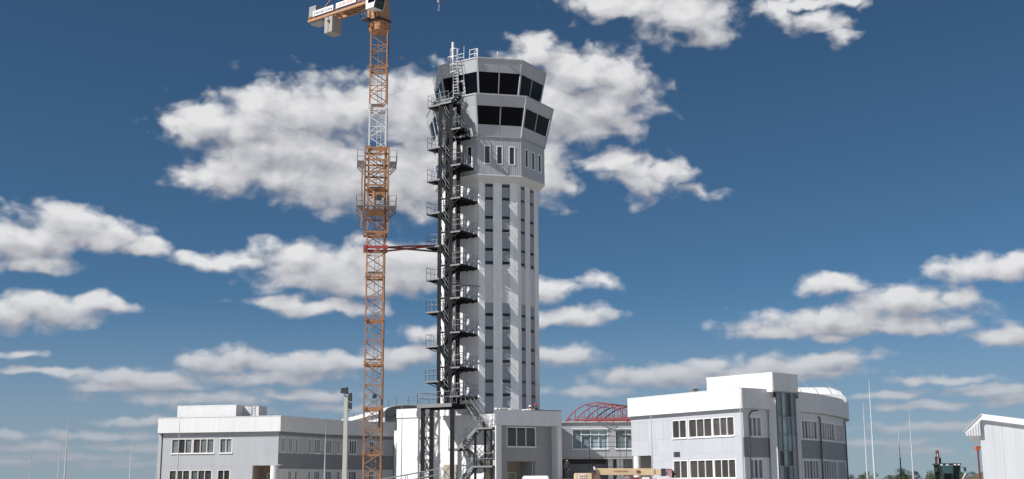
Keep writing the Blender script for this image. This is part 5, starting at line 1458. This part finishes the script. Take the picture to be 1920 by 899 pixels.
# ------------------------------------------------------------------ people
def person(base, joints, radii, cloth, legs, skin_top, label, hat=None, yaw=0.0):
    """Body: one skinned surface over a posed skeleton, torso/legs/head coloured by height."""
    bones = [('pel', 'spi'), ('spi', 'che'), ('che', 'nec'), ('nec', 'hea'), ('hea', 'top'), ('che', 'shl'), ('shl', 'ell'), ('ell', 'wrl'), ('wrl', 'hal'),
             ('che', 'shr'), ('shr', 'elr'), ('elr', 'wrr'), ('wrr', 'har'), ('pel', 'hil'), ('hil', 'knl'), ('knl', 'anl'), ('anl', 'tol'), ('pel', 'hir'), ('hir', 'knr'), ('knr', 'anr'), ('anr', 'tor')]
    J = dict(pel=(0, 0, .95), spi=(0, 0, 1.12), che=(0, -.01, 1.36), nec=(0, 0, 1.49), hea=(0, -.02, 1.6), top=(0, -.01, 1.72),
             shl=(-.19, 0, 1.42), ell=(-.25, .02, 1.14), wrl=(-.25, -.08, .90), hal=(-.25, -.11, .80), shr=(.19, 0, 1.42), elr=(.25, .02, 1.14), wrr=(.25, -.08, .90), har=(.25, -.11, .80),
             hil=(-.10, 0, .90), knl=(-.11, -.02, .50), anl=(-.11, .02, .09), tol=(-.12, -.15, .04), hir=(.10, 0, .90), knr=(.11, -.02, .50), anr=(.11, .02, .09), tor=(.12, -.15, .04))
    J.update(joints)
    Rr = dict(pel=.145, spi=.14, che=.155, nec=.06, hea=.095, top=.075, shl=.075, shr=.075, ell=.048, elr=.048, wrl=.034, wrr=.034, hal=.04, har=.04,
              hil=.10, hir=.10, knl=.068, knr=.068, anl=.05, anr=.05, tol=.045, tor=.045)
    Rr.update(radii)
    nm = list(J); c, s = math.cos(yaw), math.sin(yaw)
    T = empty('person', base, label, 'person')
    def W(p): return (p[0] * c - p[1] * s, p[0] * s + p[1] * c, p[2])
    me = bpy.data.meshes.new('body'); me.from_pydata([W(J[k]) for k in nm], [(nm.index(a), nm.index(b)) for a, b in bones], [])
    o = bpy.data.objects.new('body', me); COL.objects.link(o)
    o.modifiers.new('skin', 'SKIN'); sub = o.modifiers.new('sub', 'SUBSURF'); sub.levels = sub.render_levels = 2
    for i, k in enumerate(nm):
        sv = me.skin_vertices[0].data[i]; sv.radius = (Rr[k], Rr[k] * (.72 if k in ('pel', 'spi', 'che') else 1)); sv.use_root = (k == 'pel')
    dg = bpy.context.evaluated_depsgraph_get()
    m2 = bpy.data.meshes.new_from_object(o.evaluated_get(dg)); bpy.data.objects.remove(o)
    m2.materials.clear()
    for mt in (cloth, legs, 'skin', 'hair_dark'): m2.materials.append(MATS[mt])
    hz, pz, hd = Vector(W(J['nec'])), Vector(W(J['pel'])), Vector(W(J['hea']))
    upv = (Vector(W(J['che'])) - pz).normalized()
    hands = [Vector(W(J['hal'])), Vector(W(J['har']))]
    for f in m2.polygons:
        f.use_smooth = True; p = f.center
        if (p - pz).dot(upv) < -.02: f.material_index = 1
        if (p - hd).length < .22 and (p - hz).dot(upv) > .03: f.material_index = 3 if (p - hd).dot(upv) > .05 else 2
        if any((p - h).length < .085 for h in hands): f.material_index = 2
    ob = bpy.data.objects.new('body', m2); COL.objects.link(ob); ob.parent = T
    tp = Vector(W(J['top'])) + Vector(base)
    if hat:
        m = MB(); q = []
        for i, (rr, zz) in enumerate(((.15, -.03), (.135, 0), (.125, .05), (.09, .10), (.02, .125))):
            q.append([(tp.x + rr * math.cos(a * .524), tp.y + rr * math.sin(a * .524), tp.z - .03 + zz) for a in range(12)])
        for a, b in zip(q[:-1], q[1:]): m.loft(a, b, a is q[0], b is q[-1])
        m.build('helmet', hat, T, smooth=True)
    return T


person((1.60, 114.2, 7.42), dict(pel=(0, .25, .80), spi=(0, .12, .93), che=(0, -.08, 1.02), nec=(0, -.18, 1.10), hea=(0, -.25, 1.18), top=(0, -.27, 1.28), shl=(-.2, -.06, 1.04), shr=(.2, -.06, 1.04),
       ell=(-.26, -.2, .84), elr=(.26, -.2, .84), wrl=(-.2, -.32, .66), wrr=(.2, -.32, .66), hal=(-.17, -.36, .58), har=(.17, -.36, .58), hil=(-.1, .22, .76), hir=(.1, .22, .76), knl=(-.12, .0, .45), knr=(.12, .0, .45)),
       {}, 'cloth_red', 'cloth_navy', None, 'worker in red jacket and pale helmet bending over the entrance block roof edge', 'sign_white')
person((2.06, 114.5, 7.42), dict(ell=(-.28, -.12, 1.18), wrl=(-.18, -.3, 1.12), hal=(-.14, -.36, 1.14), pel=(0, 0, .72), spi=(0, 0, .88), che=(0, -.02, 1.1), nec=(0, -.02, 1.22), hea=(0, -.04, 1.33), top=(0, -.03, 1.45),
       shl=(-.19, 0, 1.15), shr=(.19, 0, 1.15), elr=(.25, .02, .88), wrr=(.24, -.1, .68), har=(.24, -.13, .6), hil=(-.1, 0, .68), hir=(.1, 0, .68), knl=(-.13, -.22, .44), knr=(.13, -.22, .44)), {}, 'cloth_navy', 'cloth_navy', None,
       'worker in dark clothes and red helmet on the entrance block roof', 'helmet_red', .6)
person((4.85, 112.0, 2.10), dict(ell=(-.27, -.1, 1.15), wrl=(-.12, -.26, 1.06), hal=(-.06, -.3, 1.07), knl=(-.12, -.1, .5), tol=(-.12, -.2, .04)), dict(che=.18, spi=.165), 'cloth_black', 'cloth_black', None,
       'person in black clothes standing between the entrance block and link bridge', None, -.6)
pb = SP(-1.3, .55, 30.80)
person(tuple(pb), {}, {}, 'cloth_blue', 'cloth_blue', None, 'person in blue overalls on a landing near the top of the steel staircase', None, .4)
pd_ = SP(1.0, .7, 8.95)
person(tuple(pd_), dict(wrr=(.3, -.3, 1.05), har=(.3, -.38, 1.05), elr=(.28, -.08, 1.15)), {}, 'cloth_black', 'cloth_navy', None, 'person in dark clothes at the head of the lower stair flights', None, -.8)


# ------------------------------------------------------------------ far trees on the right horizon
def tree_kind(seed, mat, h, w):
    rnd = random.Random(seed)
    tr = MB(); tr.tube((0, 0, 0), (0, 0, h * .35), .16, .12, n=7); tr.tube((0, 0, h * .35), (.1, .05, h * .8), .12, .03, n=6)
    limbs = []
    for k in range(7):
        a = rnd.uniform(0, 6.28); z = h * rnd.uniform(.25, .6); e = Vector((math.cos(a) * w * .35, math.sin(a) * w * .35, z + h * rnd.uniform(.1, .28)))
        tr.tube((0, 0, z), e, .06, .02, n=5); limbs.append(e)
    cr = MB()
    cl = []
    for k in range(20):
        a = rnd.uniform(0, 6.28); zz = rnd.uniform(.22, .93); rr = w * .5 * math.sqrt(max(.05, 1 - ((zz - .52) / .5) ** 2)) * rnd.uniform(.35, 1.0)
        cl.append((Vector((math.cos(a) * rr, math.sin(a) * rr, h * zz)), rnd.uniform(.45, .9) * w * .2))
    for c, s in cl:
        for i in range(60):
            d = Vector((rnd.gauss(0, 1), rnd.gauss(0, 1), rnd.gauss(0, .8))).normalized() * s * rnd.uniform(.5, 1.1); p = c + d
            u = Vector((rnd.gauss(0, 1), rnd.gauss(0, 1), rnd.gauss(0, 1))).normalized(); v = u.orthogonal().normalized(); q = rnd.uniform(.09, .2)
            cr.add([p - u * q, p + v * q * .7, p + u * q, p - v * q * .7], [(0, 1, 2, 3)])
    def mesh(mb, name, mt):
        o = mb.build(name, mt); me = o.data; bpy.data.objects.remove(o); return me
    return mesh(tr, 'trunk', 'bark'), mesh(cr, 'crown', mat)


KINDS = [tree_kind(1, 'leaf_green', 6.5, 6.0), tree_kind(2, 'leaf_olive', 5.0, 5.6), tree_kind(3, 'leaf_brown', 4.2, 5.0), tree_kind(4, 'leaf_green', 5.2, 7.0)]
WORDS = ['dark green rounded tree on the far right horizon', 'olive green bushy tree on the far right horizon', 'brownish low bushy tree on the far right horizon', 'broad green tree on the far right horizon']


def tree(x, y, k, s, rot):
    T = empty('tree', (x, y, 0), WORDS[k], 'tree', 'far tree line right of the offices, ' + ['dark green', 'olive', 'brownish', 'broad green'][k])
    T.scale = (s, s, s); T.rotation_euler.z = rot
    for me, nm in zip(KINDS[k], ('trunk', 'crown')):
        o = bpy.data.objects.new(nm, me); COL.objects.link(o); o.parent = T


rt_ = random.Random(77)
for i in range(46):
    x = 117 + i * 2.75 + rt_.uniform(-1.2, 1.2); y = 425 + rt_.uniform(-14, 22)
    tree(x, y, rt_.choice([0, 1, 1, 2, 3]), rt_.uniform(.55, .9) if 12 < i else rt_.uniform(.75, 1.0), rt_.uniform(0, 6))
for i in range(14):
    tree(55 + i * 1.4 + rt_.uniform(-.4, .4), 158 + rt_.uniform(-3, 6), rt_.choice([2, 2, 1]), rt_.uniform(.5, .68), rt_.uniform(0, 6))
